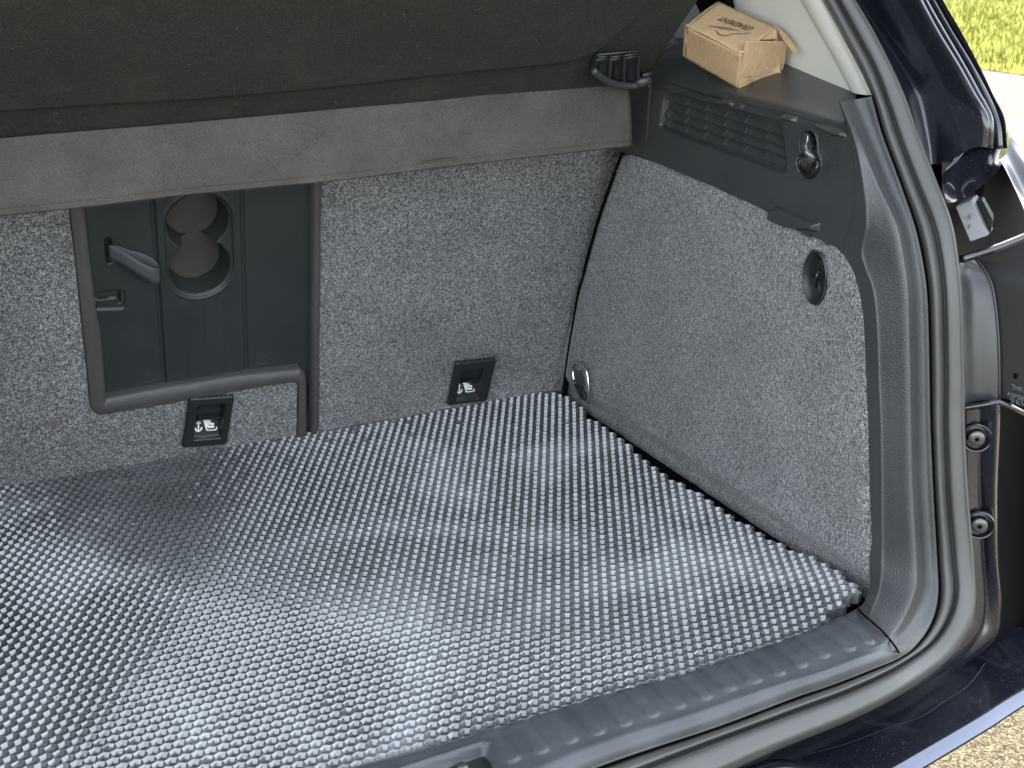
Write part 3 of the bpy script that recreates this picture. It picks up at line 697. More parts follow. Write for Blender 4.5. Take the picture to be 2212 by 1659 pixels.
# ribs and the latch recess pressed into the sill
ribs = [(1877, 1385), (1835, 1402), (1780, 1418), (1731, 1438), (1683, 1455), (1631, 1471), (1577, 1488), (1524, 1507), (1467, 1526), (1410, 1544), (1350, 1563), (1291, 1582), (1232, 1600), (1170, 1622), (1107, 1641)]
P = sil.copy(); Xs, Ys = P[..., 0], P[..., 1]
dz = np.zeros_like(Xs)
for rx, ry_ in ribs:
    e = PZ(rx, ry_, ZC); w = .0090
    yy = np.maximum(0, (e[1]+w*.6)-Ys); dd_ = np.hypot(Xs-e[0], np.where(Ys < e[1]+w*.4, e[1]+w*.4-Ys, 0))
    dz += .0021*(1-sstep(w-.0016, w+.0004, dd_))
P[..., 2] += dz
lc = [PZ(*p, ZC) for p in [(855, 1668), (1045, 1606), (1058, 1612), (1098, 1668), (1180, 1760), (900, 1800), (700, 1800), (640, 1740)]]
sdl = poly_sd(Xs, Ys, [(p[0], p[1]) for p in lc]); P[..., 2] -= .016*sstep(.0005, -.004, sdl); P[..., 2] += .0012*np.exp(-((sdl-.002)/.002)**2)
sill = child(grid_obj('sill_cover', P, M_sill, None, True)); sill['label'] = 'scuffed ribbed plastic cover on the loading sill'
# latch recess plate
lp2 = [PZ(*p, -.001) for p in [(905, 1662), (1038, 1624), (1052, 1630), (1085, 1672), (1150, 1750), (980, 1800)]]
lpl = child(slab('latch_cover', lp2, (0, 0, .003), M_black, None, .001)); lpl['label'] = 'dark latch cover plate set in the sill'
pc_ = PZ(1000, 1659, .003)
tube('latch_screw', [pc_, pc_+np.array([0, 0, .003])], .006, M_steel, lpl, 16)

def row_seal(s):
    a = math.radians(s[0]); D, F_, H = s[4:7]
    q = lambda p, X, z: onblend(*p, a, X, z)
    return [q(mid(D, F_, -.03), XD+.014, ZD-.014), q(mid(D, F_, .07), XD+.006, ZD-.006), q(mid(D, F_, .16), XD+.0005, ZD+.002), q(mid(D, F_, .42), XD+.0005, ZD+.002), q(mid(D, F_, .8), XD+.009, ZD-.001), q(mid(D, F_, .95), XF+.004, ZF-.005),
            q(mid(F_, H, .03), XF+.004, ZF-.005), q(mid(F_, H, .10), XF-.002, ZF+.002), q(mid(F_, H, .32), XF, ZF+.0015), q(mid(F_, H, .75), XF+.009, ZF-.006), q(mid(F_, H, .93), XF+.011, ZH+.010), q(H, XH, ZH), q(mid(F_, H, 1.02), XH+.012, ZH-.014)]
sea = np.array([row_seal(s) for s in ST_])
seal = child(grid_obj('door_seal', cr(cr(sea, 8, 0), 4, 1), M_seal, None, True)); seal['label'] = 'dark grey rubber seal running round the boot opening'

# ================================================================== OUTER BODY
def loft(name, rows, mat, m0=8, m1=4, lab=None, par=None, smooth=True):
    o = grid_obj(name, cr(cr(np.array(rows), m0, 0), m1, 1), mat, None, smooth)
    if par is None: child(o)
    else: sub(o, par)
    if lab: o['label'] = lab
    return o
M_gloss2 = plastic('satin_black_body', (.01, .01, .013), .45, 900, 0, .15, .2, scuff=.06)
# lamp housing side (semi-gloss), between seal and bright edge
H_ = {round(s[6][1]): s[6] for s in ST_}
rows = []
for (hx, hy), (jx, jy) in (((2060, 545), (2090, 548)), ((2069, 556), (2108, 561)), ((2074, 585), (2127, 584)), ((2077, 615), (2142, 614)), ((2080, 656), (2150, 656)), ((2081, 716), (2156, 716)), ((2083, 790), (2159, 790)), ((2084, 874), (2159, 862))):
    a, b_ = PX(hx-6, hy, 1.190), PX(jx, jy, 1.235)
    rows.append([a+np.array([0, .01, 0]), a, a*.6+b_*.4+np.array([.003, .004, 0]), a*.2+b_*.8+np.array([.0, .001, 0]), b_, b_+np.array([.004, .003, 0]), PX(2270 if jy > 600 else 2240, jy+20, 1.252)])
lamp = loft('lamp_housing', rows[1:], plastic('satin_black_lamp_plastic', (.03, .03, .03), .3, 1500, .00003, .6, .05), 6, 4, 'satin black side of the tail lamp housing')
ed = [PX(p[0], p[1], 1.2345) for p in ((2108, 561), (2127, 584), (2142, 614), (2150, 656), (2156, 716), (2159, 790), (2159, 862))]
o = tube('housing_edge', cr(np.array(ed), 5), .0016, lamp.data.materials[0], lamp, 8)
# moulded marks on the lamp housing
la, lb = PX(2187, 828, 1.262), PX(2260, 855, 1.30)
def L3(x, y):
    f = (x-2159)/(2270-2159); return PX(x, y, 1.239+f*.013-.0015)
for i, (s_, x, y) in enumerate((('THK235', 2187, 838), ('A2P2SN23T', 2177, 854), ('5N0.945.3', 2183, 868))):
    o_ = L3(x, y); ax = L3(x+30, y+10)-o_; ax /= np.linalg.norm(ax); ay = L3(x-2, y-10)-o_; ay /= np.linalg.norm(ay)
    text_mesh('moulded_mark', s_, .0085, o_-np.array([.0015, .001, 0]), ax, ay, M_print, lamp, space=.9)
o_ = L3(2193, 812); box('drain_hole', o_-np.array([.0006, .0006, 0]), (.0001, .002, 0), (0, 0, .0032), (.0006, 0, 0), M_gap, lamp)

# painted lower corner with the two screws
rows = []
PJ = [(0, (2084, 876), (2157, 872)), (0, (2085, 930), (2156, 930)), (0, (2091, 1065), (2151, 1065)), (2, (2103, 1207), (2153.5, 1207)), (15, (2107, 1300), (2161, 1300)), (38, (2096, 1352), (2152, 1368)), (62, (2062, 1410), (2113, 1415)), (82, (2012, 1455), (2060, 1452)), (90, (1945, 1500), (1985, 1500)), (90, (1868, 1541), (1900, 1545)), (90, (1785, 1577), (1815, 1587)), (90, (1668, 1624), (1700, 1640)), (90, (1585, 1661), (1615, 1680)), (90, (1395, 1740), (1425, 1760)), (90, (1055, 1840), (1085, 1870)), (90, (345, 1990), (375, 2020))]
for al, Hq, J in PJ:
    a = math.radians(al); q = lambda p, X, z: onblend(*p, a, X, z)
    rows.append([q(mid(Hq, J, -.12), 1.19, -.062), q(Hq, 1.192, -.066), q(mid(Hq, J, .3), 1.200, -.074), q(mid(Hq, J, .42), 1.2045, -.080), q(mid(Hq, J, .5), 1.206, -.084), q(mid(Hq, J, .92), 1.209, -.094), q(J, 1.2125, -.100), q(mid(Hq, J, 1.05), 1.217, -.106)])
cav = []
for k, (al, Hq, J) in enumerate(PJ):
    a = math.radians(al); q = lambda p, X, z: onblend(*p, a, X, z); ex = lambda d: (J[0]+d, J[1]+d*(.15 if al < 30 else .1))
    cav.append([q(mid(Hq, J, 1.03), 1.217, -.106), q(ex(8), 1.24, -.125), q(ex(45), 1.33, -.2), q(ex(110), 1.45, -.3)])
cavo = loft('lamp_cavity', cav[:8], M_gap, 4, 3, 'dark cavity beside the painted corner')  # body paint inside the cavity, with its shade put into the black colour
paint = loft('rear_body_panel', rows, M_paint, 8, 4, 'glossy black painted body corner beside the boot opening')
jt = [onblend(*p, math.radians(al), x-.0042, z+.0042) for p, al, x, z in (((1854, 1316), 84, XA, ZA), ((1868, 1330), 84, XB, ZB), ((1890, 1349), 83, XC-.006, ZB), ((1905, 1362), 82, XC, ZC), ((1921, 1380), 82, XC+.025, ZC-.005), ((1936, 1400), 82, XC+.044, ZC-.0075), ((1947, 1419), 82, XD-.004, ZD+.002))]
child(tube('trim_joint', cr(np.array(jt), 6), .0013, M_gap, None, 6))
# raised seam across the top of the painted corner
tube('body_seam', [PX(2074, 888, 1.187), PX(2086, 880, 1.192), PX(2120, 876, 1.205), PX(2157, 868, 1.213), PX(2185, 880, 1.24), PX(2235, 905, 1.27)], .004, M_paint, paint, 10)
def screw(cx, cy, X, r):
    c = PX(cx, cy, X-.0055); n = np.array([-.62, -.78, 0.]); t1 = np.array([.78, -.62, 0]); t2 = np.array([0, 0, 1.])
    e = child(empty('body_screw', (0, 0, 0))); e.matrix_parent_inverse = CARINV
    ring_ = lambda rad, off: [c+n*off+t1*rad*math.cos(a)+t2*rad*math.sin(a) for a in np.linspace(0, 2*math.pi, 33)[:-1]]
    prof = [(r*1.12, -.003), (r*1.08, .0018), (r*1.0, .0022), (r*.92, -.001), (r*.85, -.007), (r*.62, -.007), (r*.60, .000)]
    V = sum([ring_(a, b) for a, b in prof], []); F = [(i*32+k, i*32+(k+1) % 32, (i+1)*32+(k+1) % 32, (i+1)*32+k) for i in range(len(prof)-1) for k in range(32)]
    mesh_obj('screw_collar', V, F, M_paint, e, True)
    hd = [(r*.60, -.001), (r*.60, .002), (r*.54, .0032), (r*.25, .0038)]
    V = sum([ring_(a, b) for a, b in hd], []); F = [(i*32+k, i*32+(k+1) % 32, (i+1)*32+(k+1) % 32, (i+1)*32+k) for i in range(len(hd)-1) for k in range(32)]+[tuple(3*32+k for k in range(32))]
    mesh_obj('screw_head', V, F, M_steel, e, True)
    V = []
    for k in range(24):
        a = 2*math.pi*k/24; rad = r*(.17+.05*math.cos(6*a)); V.append(c+n*.0042+t1*rad*math.cos(a)+t2*rad*math.sin(a))
    mesh_obj('torx_socket', V, [tuple(range(24))], M_gap, e)
    return e
e = screw(2110, 947, 1.202, .0165); e['label'] = 'upper torx screw in the painted body corner'
e = screw(2116, 1135, 1.202, .0165); e['label'] = 'lower torx screw in the painted body corner'

# upper pillar body: gutter, folds, highlight ridges
U_ = [  # y,  H,        G0(crescent),  chan,        R1,          pre-strip,    S1,          Sm,          S2,          SIL
 ((1626, -400), (1634, -400), (1692, -400), (1758, -400), (1781, -400), (1787, -400), (1794, -400), (1800, -400), (1828, -400)),
 ((1768, -140), (1775, -140), (1830, -140), (1895, -140), (1918, -140), (1924, -140), (1931, -140), (1937, -140), (1965, -140)),
 ((1848, 0), (1854, 2), (1908, 0), (1967, 0), (1990, 0), (1997, 0), (2005, 0), (2013, 0), (2037, 0)),
 ((1887, 66), (1894, 64), (1945, 68), (2001, 70), (2026, 68), (2034, 66), (2042, 65), (2050, 66), (2075, 66)),
 ((1926, 143), (1944, 140), (1990, 143), (2042, 140), (2068, 137), (2075, 136), (2083, 135), (2092, 136), (2116, 143)),
 ((1956, 210), (1983, 208), (2020, 208), (2074, 205), (2104, 202), (2111, 201), (2118, 200), (2126, 200), (2146, 206)),
 ((1984, 290), (2003, 298), (2040, 290), (2098, 262), (2132, 256), (2139, 258), (2146, 262), (2153, 262), (2170, 256)),
 ((2012, 360), (2010, 355), (2040, 355), (2100, 320), (2130, 318), (2138, 320), (2148, 322), (2160, 322), (2176, 320))]
XU = [1.180, 1.208, 1.210, 1.213, 1.218, 1.230, 1.240, 1.250, 1.252]
rows = []
for st in U_:
    pts = [PX(*p, x) for p, x in zip(st, XU)]
    extra = []
    for k, p in enumerate(pts): extra.append(p)
    rows.append(extra)
up = grid_obj('upper_body_frame', cr(cr(np.array(rows), 8, 0), 5, 1), M_paint, None, True); child(up); up['label'] = 'glossy black painted upper body frame beside the seal'
# outer cheek that closes the frame towards the side of the car
rows = []
for st in U_:
    a = PX(*st[-1], XU[-1]); rows.append([a, a+np.array([.001, .006, 0]), a+np.array([.004, .03, 0]), a+np.array([.012, .2, -.02])])
loft('side_frame', rows, M_paint, 6, 4)
tube('gutter_bead', cr(np.array([PX(*st[5], 1.226) for st in U_]), 6), .0035, M_paint, up, 8)
tube('gutter_bead', cr(np.array([PX(*st[7], 1.246) for st in U_]), 6), .0042, M_paint, up, 8)
# rounded glossy knuckle where the frame meets the lower body
kn = []
for st in (((2090, 292), (2112, 262), (2146, 248), (2170, 262), (2181, 292)), ((2085, 310), (2115, 290), (2145, 280), (2172, 286), (2181, 305)), ((2060, 345), (2095, 318), (2130, 310), (2160, 318), (2177, 325)), ((2035, 380), (2070, 352), (2115, 340), (2150, 338), (2167, 340)), ((2038, 405), (2070, 400), (2110, 378), (2145, 358), (2160, 345)), ((2045, 440), (2080, 430), (2115, 405), (2150, 375), (2165, 352))):
    kn.append([PX(*p, x-.012*len(kn)) for p, x in zip(st, (1.235, 1.25, 1.262, 1.278, 1.30))])
loft('body_knuckle', kn, M_paint, 6, 6)
# lower side body to the right, reflecting lawn and sky
rows = []
for st in (((2150, 340), (2166, 316), (2184, 296), (2230, 350)), ((2164, 352), (2180, 345), (2196, 322), (2250, 400)), ((2185, 392), (2205, 395), (2230, 375), (2280, 470)), ((2215, 460), (2240, 465), (2260, 450), (2300, 540)), ((2250, 560), (2270, 560), (2290, 540), (2330, 640))):
    rows.append([PX(*st[0], 1.29), PX(*st[1], 1.315), PX(*st[2], 1.335), PX(*st[3], 1.36)])
loft('quarter_panel', rows, M_paint, 6, 6, 'glossy black rear quarter panel mirroring the lawn')
# dark recess behind
rows = []
for y in (350, 420, 480, 540, 600): rows.append([PX(2035-(0 if y < 450 else 0), y, 1.20), PX(2100, y, 1.26), PX(2160, y+10, 1.31), PX(2300, y+60, 1.42)])
rc = loft('lamp_recess', rows, M_gloss2, 3, 3, 'black painted recess above the tail lamp housing')
tube('recess_lip', cr(np.array([PX(*p, x) for p, x in (((2078, 560), 1.20), ((2100, 553), 1.215), ((2140, 540), 1.235), ((2180, 525), 1.26), ((2240, 500), 1.30))]), 4), .005, M_paint, rc, 10)
# rubber buffer block
bf = [(2063, 446), (2099, 431), (2135, 509), (2095, 523)]
q = [PX(*p, x) for p, x in zip(bf, (1.205, 1.225, 1.228, 1.208))]
buf = child(slab('rubber_buffer', q, (.028, .02, 0), plastic('grey_rubber', (.16, .16, .165), .45, 1500, .0001, .4, .1), None, .002, 3)); buf['label'] = 'grey rubber buffer block beside the upper seal'
ce = sum(q)/4
for k, dy in enumerate((.006, -.005, -.016)):
    box('buffer_rib', ce+np.array([-.001, -.0012, dy]), (.0055, .004, 0), (.0003, -.0005, .0), (0, 0, .0022), buf.data.materials[0], buf, .0005)
bf2 = [(2104, 436), (2124, 434), (2146, 475), (2140, 505)]
b2 = child(slab('buffer_bracket', [PX(*p, 1.236) for p in bf2], (.02, .02, 0), M_black, None, .002)); 
# bumper
z0 = -.092
up_px = [(2420, 1380), (2212, 1493), (2122, 1549), (2030, 1603), (1933, 1659), (1830, 1716), (1700, 1784), (1500, 1870), (1200, 1960), (800, 2050), (300, 2130)]
ctr = np.array([.55, 1.8])
ctr3 = lambda q: q
rows = []
for p in up_px:
    a = PZ(*p, z0); d = ctr-a[:2]; d /= np.linalg.norm(d); dn = np.array([d[0], d[1], 0])
    lo = a-dn*.0115+np.array([0, 0, -.011])
    rows.append([a+dn*.35+np.array([0, 0, .003]), a+dn*.12+np.array([0, 0, .001]), a+dn*.03, a+dn*.006, a+dn*.001, a-dn*.001+np.array([0, 0, -.001]), lo+dn*.001+np.array([0, 0, .0007]), lo+dn*.001-np.array([0, 0, .002]), lo+dn*.06-np.array([0, 0, .03]), lo+dn*.27-np.array([0, 0, .15]), lo+dn*.5-np.array([0, 0, .33])])
M_bump = M_paint.copy(); M_bump.name = 'bumper_paint'; M_bump.node_tree.nodes['Principled BSDF'].inputs['Coat Weight'].default_value = .03; M_bump.node_tree.nodes['Principled BSDF'].inputs['Specular IOR Level'].default_value = .12
bum = loft('rear_bumper', rows, M_bump, 6, 1, 'glossy black rear bumper with a pale blue sky reflection coloured into its edge')
es = []
for r_w in rows: es.append([r_w[4]+np.array([0, 0, .0006]), (r_w[4]+r_w[6])/2+(r_w[4]-ctr3(r_w[4]))*0+np.array([0, 0, .0012]), r_w[6]+np.array([0, 0, .0004])])
M_edge, _, _b = base_mat('bumper_edge_sky_tint', (.085, .095, .14), .22, .75, coat=1)  # sky reflection put into the strip's own blue-grey metallic colour
loft('bumper_edge', es, M_edge, 6, 2, 'pale blue edge of the bumper, sky reflection put into its colour', bum)
tube('bumper_seam', cr(np.array([PZ(*p, z0+.0035) for p in ((2130, 1428), (2105, 1465), (2080, 1490), (2040, 1515), (1990, 1548), (1920, 1572), (1830, 1606), (1735, 1632))]), 5), .0007, M_bump, bum, 6)
# sculpted lower lip under the sill
kn = []
for st in (((1560, 1690), (1610, 1655), (1660, 1641), (1705, 1640), (1790, 1655), (1880, 1676)), ((1580, 1700), (1625, 1672), (1670, 1656), (1710, 1653), (1780, 1668), (1860, 1690)), ((1600, 1720), (1640, 1700), (1680, 1690), (1720, 1690), (1770, 1700), (1840, 1720))):
    kn.append([PZ(*p, z) for p, z in zip(st, [z0+.014]*6)] if st[0] == (1560, 1690) else [PZ(*p, z0+.022 if st[0] == (1580, 1700) else z0+.010) for p in st])
loft('lower_lip', kn, M_paint, 6, 6)
sk = [PX(2196, 372, 1.41), PX(2180, 345, 1.41)]
child(slab('body_side', [PX(2300, 640, 1.41), PX(2215, 430, 1.41), PX(2185, 352, 1.41), np.array([1.41, 4.3, .36]), np.array([1.41, 4.3, -.36]), PX(2330, 1500, 1.41)], (.02, 0, 0), M_paint, None, .004))
# shell round the cabin, roof and raised tailgate (out of frame, but they shade the boot)
def panel3(name, pts, th, mat, lab=None, bev=.01):
    o = child(slab(name, pts, th, mat, None, bev)); 
    if lab: o['label'] = lab
    return o
panel3('roof', [(-.25, 1.70, .935), (1.385, 1.70, .935), (1.385, 4.3, .955), (-.25, 4.3, .955)], (0, 0, .05), M_paint)
sil_ = [PX(*st[-1], XU[-1]) for st in U_]
panel3('side_shell', [(1.262, 1.32, -.35)]+[(1.262, p[1]+.05, p[2]) for p in sil_[::-1]]+[(1.262, 1.75, .93), (1.262, 4.3, .95), (1.262, 4.3, -.35)], (.02, 0, 0), M_gap)
if 0: panel3('side_shell', [(1.36, 1.62, -.35), (1.34, 1.7, .9), (1.34, 4.3, .95), (1.36, 4.3, -.35)], (.03, 0, 0), M_paint)
panel3('side_shell', [(-.24, 1.3, -.35), (-.22, 1.7, .9), (-.22, 4.3, .95), (-.24, 4.3, -.35)], (-.03, 0, 0), M_paint)
panel3('front_shell', [(-.24, 4.3, -.35), (1.36, 4.3, -.35), (1.34, 4.3, .95), (-.22, 4.3, .95)], (0, .03, 0), M_gap)
panel3('left_side_trim', [(.0, 1.10, -.02), (.0, 2.06, -.02), (-.01, 1.80, .56), (-.01, 1.36, .56)], (-.04, 0, 0), M_wall)
panel3('left_pillar', [(-.04, 1.10, -.02), (-.05, 1.36, .56), (-.06, 1.72, .92), (-.10, 1.75, .92), (-.20, 1.14, -.1)], (-.05, .0, 0), M_trim)
tg = panel3('tailgate', [(-.16, 1.70, .96), (1.30, 1.70, .96), (1.24, .95, 1.60), (-.10, .95, 1.60)], (0, .05, .06), plastic('tailgate_lining', (.05, .05, .05), .6, 900, .0002, .3), 'raised tailgate over the boot')

# ================================================================== LOOSE THINGS
# ---- foam mat of hexagonal cells
mat_px = [(-60, 1056), (0, 1046), (200, 1012), (400, 977), (655, 934), (905, 896), (1084, 858), (1153, 846), (1215, 850), (1250, 869), (1266, 897), (1295, 916), (1371, 973), (1443, 1030), (1487, 1053), (1530, 1080), (1646, 1157), (1723, 1195), (1773, 1221), (1832, 1269), (1856, 1283), (1852, 1300), (1787, 1352), (1760, 1380), (1610, 1440), (1480, 1480), (1290, 1535), (1170, 1575), (1048, 1620), (823, 1690), (500, 1780), (-60, 1870)]
mp = [tuple(PZ(*p, 0)[:2]) for p in mat_px]
cl = np.array([math.cos(math.radians(-33.5)), math.sin(math.radians(-33.5))])*.01175; vl = np.array([math.cos(math.radians(-118.4)), math.sin(math.radians(-118.4))])*.0154
vl_u = vl/np.linalg.norm(vl)
cl = cl-vl_u*(cl@vl_u)*.15
# voronoi cell of the lattice
nb = [vl, -vl, cl+vl/2, cl-vl/2, -cl+vl/2, -cl-vl/2]
nb.sort(key=lambda q: math.atan2(q[1], q[0])); hexv = []
for i in range(6):
    a, b_ = nb[i], nb[(i+1) % 6]; Mx = np.array([a, b_]); hexv.append(np.linalg.solve(Mx, np.array([a@a, b_@b_])/2))
hexv = np.array(hexv)                              # vertex i lies between neighbour i and i+1
org = np.array([.6, 1.5]); cells = {}
I, J = np.meshgrid(np.arange(-110, 111), np.arange(-90, 91), indexing='ij')
CX = org[0]+I*cl[0]+(J+.5*(I % 2))*vl[0]; CY = org[1]+I*cl[1]+(J+.5*(I % 2))*vl[1]
ok = poly_sd(CX, CY, mp) < -.001
idx = np.argwhere(ok); cells = {(int(I[a, b_]), int(J[a, b_])) for a, b_ in idx}
def mat_z(x, y):
    z = .0006*np.sin(x*9+1.3*np.sin(y*6))*np.sin(y*11+x*3)+.0003*np.sin(x*23-y*17)
    p = PZ(1832, 1290, 0); d = np.hypot(x-p[0], y-p[1]); z = z+.012*np.exp(-(d/.09)**2)
    return z
nrm = {}
def nbr(i, j, v):                                   # lattice index of the neighbour in direction v
    for (di, vv_) in ((0, vl), (0, -vl)):
        if np.allclose(v, vv_): return (i, j+(1 if vv_ is vl else -1))
    di = 1 if (v@cl) > 0 else -1; up_ = np.allclose(v, di*cl+vl/2)
    j2 = j+(1 if up_ else 0) if i % 2 else j+(0 if up_ else -1)
    return (i+di, j2)
V = []; F = []
for (i, j) in cells:
    c = org+i*cl+(j+.5*(i % 2))*vl; k = len(V); jit = rng.normal(0, .00022, 2); dpt = -.0048+rng.normal(0, .0003)
    for sc_, zz in ((1, .0), (.95, -.0003), (.60, dpt), (1, -.0125)):
        for hv in hexv:
            q = c+hv*sc_+(jit if sc_ == .60 else 0); V.append((q[0], q[1], zz))
    for a in range(6):
        b_ = (a+1) % 6
        F.append((k+a, k+b_, k+6+b_, k+6+a)); F.append((k+6+a, k+6+b_, k+12+b_, k+12+a))
        if nbr(i, j, nb[b_]) not in cells: F.append((k+18+a, k+18+b_, k+b_, k+a))
    F.append(tuple(k+12+a for a in range(6)))
V = np.array(V); V[:, 2] += mat_z(V[:, 0], V[:, 1])
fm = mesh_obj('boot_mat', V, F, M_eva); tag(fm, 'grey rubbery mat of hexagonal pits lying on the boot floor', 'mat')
bmq = bmesh.new(); bmq.from_mesh(fm.data); bmesh.ops.remove_doubles(bmq, verts=bmq.verts, dist=.00015); bmq.to_mesh(fm.data); bmq.free()

V = []; F = []
for k in range(260):
    x, y = rng.uniform(.15, 1.05), rng.uniform(1.15, 1.95)
    if poly_sd(np.array([x]), np.array([y]), mp)[0] > -.01: continue
    r = abs(rng.normal(0, .0007))+.0005; a = rng.uniform(0, 6.28); z = float(mat_z(np.array(x), np.array(y)))+.0002; i = len(V)
    V += [(x+r*math.cos(a+q)*rng.uniform(.6, 1.6), y+r*math.sin(a+q)*rng.uniform(.6, 1.6), z) for q in (0, 2.1, 4.2)]+[(x, y, z+r)]
    F += [(i, i+1, i+3), (i+1, i+2, i+3), (i+2, i, i+3)]
dbr = mesh_obj('crumbs', V, F, plastic('crumb', (.4, .36, .28), .9, 900, 0, .1)); dbr.parent = fm; dbr['kind'] = 'stuff'
# ---- parcel shelf, lifted
pv = PX(1372, 186, 1.045); ptp = PX(1505, 0, 1.05)
tdir = np.array([0, ptp[1]-pv[1], ptp[2]-pv[2]]); tdir /= np.linalg.norm(tdir)
snn = np.array([0, -tdir[2], tdir[1]]); 
if snn@(CAMP-pv) < 0: snn = -snn                     # faces the camera
YF = pv[1]; ZFt = pv[2]
shelf = empty('parcel_shelf', (.56, YF, ZFt), 'dark felt parcel shelf tilted up over the boot with a grey hanging flap', 'parcel shelf')
SINV = Matrix.Translation((-.56, -YF, -ZFt))
def sch(o): o.parent = shelf; o.matrix_parent_inverse = SINV; return o
nX, nS = 300, 160
XX, SS = np.meshgrid(np.linspace(.03, 1.058, nX), np.linspace(-.03, .46, nS), indexing='ij')
dR = PX(1429, 97, 1.058)
xe = 1.058-.012*np.exp(-np.maximum(SS, 0)/.03)                     # right border
hS = np.zeros_like(XX)
def shp(x, y):                                       # photograph point on the shelf plane -> (X, s)
    p = ON(x, y, snn, snn@np.array([0, YF, ZFt])); return (p[0], float((p-np.array([0, YF, ZFt]))@tdir))
cre = [shp(*p) for p in ((-60, 238), (0, 235.6), (372, 214), (744, 180), (1054, 149), (1190, 134), (1240, 124), (1290, 104), (1320, 80), (1345, 58), (1371, 37), (1395, 0), (1440, -100))]
cre = cre+[(cre[-1][0], .7), (-.5, .7), (-.5, cre[0][1])]
sdc = poly_sd(XX, SS, cre)
hS += .007*sstep(.003, -.006, sdc)+.0012*np.sin(XX*14+SS*9)*np.sin(SS*21)
hS -= .006*sstep(.4, 0, (1.058-XX)/.02)
Gs = np.array([0, YF, ZFt]) + XX[..., None]*np.array([1, 0, 0]) + SS[..., None]*tdir + hS[..., None]*snn
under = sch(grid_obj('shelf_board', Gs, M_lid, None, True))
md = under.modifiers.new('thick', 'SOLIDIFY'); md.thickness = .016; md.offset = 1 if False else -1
# flap
fb = [PY(-60, 469, YF), PY(0, 462, YF), PY(200, 441, YF), PY(372, 420, YF), PY(560, 402, YF), PY(744, 384, YF), PY(900, 364, YF), PY(1054, 346, YF), PY(1240, 325, YF), PY(1362, 312, YF)]
ft = [PY(-60, 303, YF), PY(0, 298, YF), PY(200, 281, YF), PY(372, 267, YF), PY(560, 250, YF), PY(744, 233, YF), PY(900, 220, YF), PY(1054, 204, YF), PY(1240, 184, YF), PY(1356, 176, YF)]
fbA = cr(np.array(fb), 14); ftA = cr(np.array(ft), 14); n = len(fbA); m = 60
T = np.linspace(0, 1, m); G = fbA[:, None, :]*(1-T)[None, :, None]+ftA[:, None, :]*T[None, :, None]
Xf, Zf = G[..., 0], G[..., 2]
pq = [PY(*p, YF) for p in ((907, 303), (980, 294), (980, 338), (909, 347))]; sq = poly_sd(Xf, Zf, [(p[0], p[2]) for p in pq])
disp = .0032*sstep(.0012, -.0015, sq)
cx_, cz_ = PY(955, 262, YF)[[0, 2]]; rr = np.hypot((Xf-cx_)/1.5, Zf-cz_); disp += .0012*np.exp(-((rr-.022)/.004)**2)*(Xf > cx_-.01)
disp += .0022*(1-sstep(0, .035, T))[None, :]-.0018*np.exp(-((T-.055)/.014)**2)[None, :]
disp += .0018*np.sin(Xf*11+2)*np.sin(T*3.1)[None, :]
edgeR = sstep(.012, 0, (Xf.max()-Xf)); disp -= .001*np.exp(-(((Xf.max()-Xf)-.007)/.0015)**2)
G[..., 1] -= disp; G[..., 1] -= .004
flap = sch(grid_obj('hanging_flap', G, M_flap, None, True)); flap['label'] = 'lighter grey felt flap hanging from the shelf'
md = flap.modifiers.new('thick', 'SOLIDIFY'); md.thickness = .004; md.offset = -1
# fuzzy edge fibres along the flap's bottom
V = []; F = []
for k in range(1500):
    p = fbA[rng.integers(0, n)] + np.array([rng.uniform(-.004, .004), -.006+rng.uniform(-.002, .002), rng.uniform(-.001, .001)]); l = rng.uniform(.0015, .0045); dx = rng.normal(0, .002)
    i = len(V); V += [p, p+np.array([.0002, 0, 0]), p+np.array([dx, -.001, -l])]; F.append((i, i+1, i+2))
fz = mesh_obj('felt_fibres', V, F, M_flap, flap); fz['kind'] = 'stuff'
# loose lint on the shelf
M_lint, _, _b = base_mat('pale_lint', (.2, .2, .17), .9)
V = []; F = []
for k in range(70):
    X_, s_ = rng.uniform(.15, 1.03), rng.uniform(.0, .25); p = np.array([X_, YF, ZFt])+tdir*s_+snn*.0085; a = rng.uniform(0, 6.28); l = abs(rng.normal(0, .0022))+.0006
    d1 = np.array([math.cos(a), 0, 0])+tdir*math.sin(a); d2 = np.array([-math.sin(a), 0, 0])+tdir*math.cos(a); i = len(V)
    V += [p-d1*l, p+d2*.00025, p+d1*l, p-d2*.00025]; F.append((i, i+1, i+2, i+3))
ln = sch(mesh_obj('lint', V, F, M_lint)); ln['kind'] = 'stuff'
# pivot bracket
Z1 = lambda x, y: ((2200+x*.58770)/1.82278, y*.58770/1.82278)
YB = YF-.018
pb = lambda x, y, o=0: ON(*Z1(x, y), snn, snn@np.array([0, YF, ZFt])+.010+o)
br = sch(bpy.data.objects.new('pivot_bracket', None)); COL.objects.link(br); br['label'] = 'black ribbed pivot bracket at the shelf corner'; br.parent = shelf; br.matrix_parent_inverse = SINV
slab('bracket_plate', [pb(255, 368), pb(528, 338), pb(522, 585), pb(420, 560), pb(300, 500), pb(228, 455)], (0, .008, 0), M_black, br, .001)
arc = [pb(232, 470, .004), pb(262, 500, .005), pb(310, 535, .006), pb(370, 560, .006), pb(430, 573, .006), pb(490, 576, .006), pb(522, 572, .006)]
tube('bracket_rim', cr(np.array(arc), 5), .0050, M_trim, br, 12)
tube('pivot_pin', [pb(520, 560, .004), pb(560, 545, .004), pb(612, 530, .004)], .0075, M_trim, br, 14)
tube('pivot_peg', [pb(560, 505, .002), pb(645, 490, .0)], .0035, M_black, br, 8)
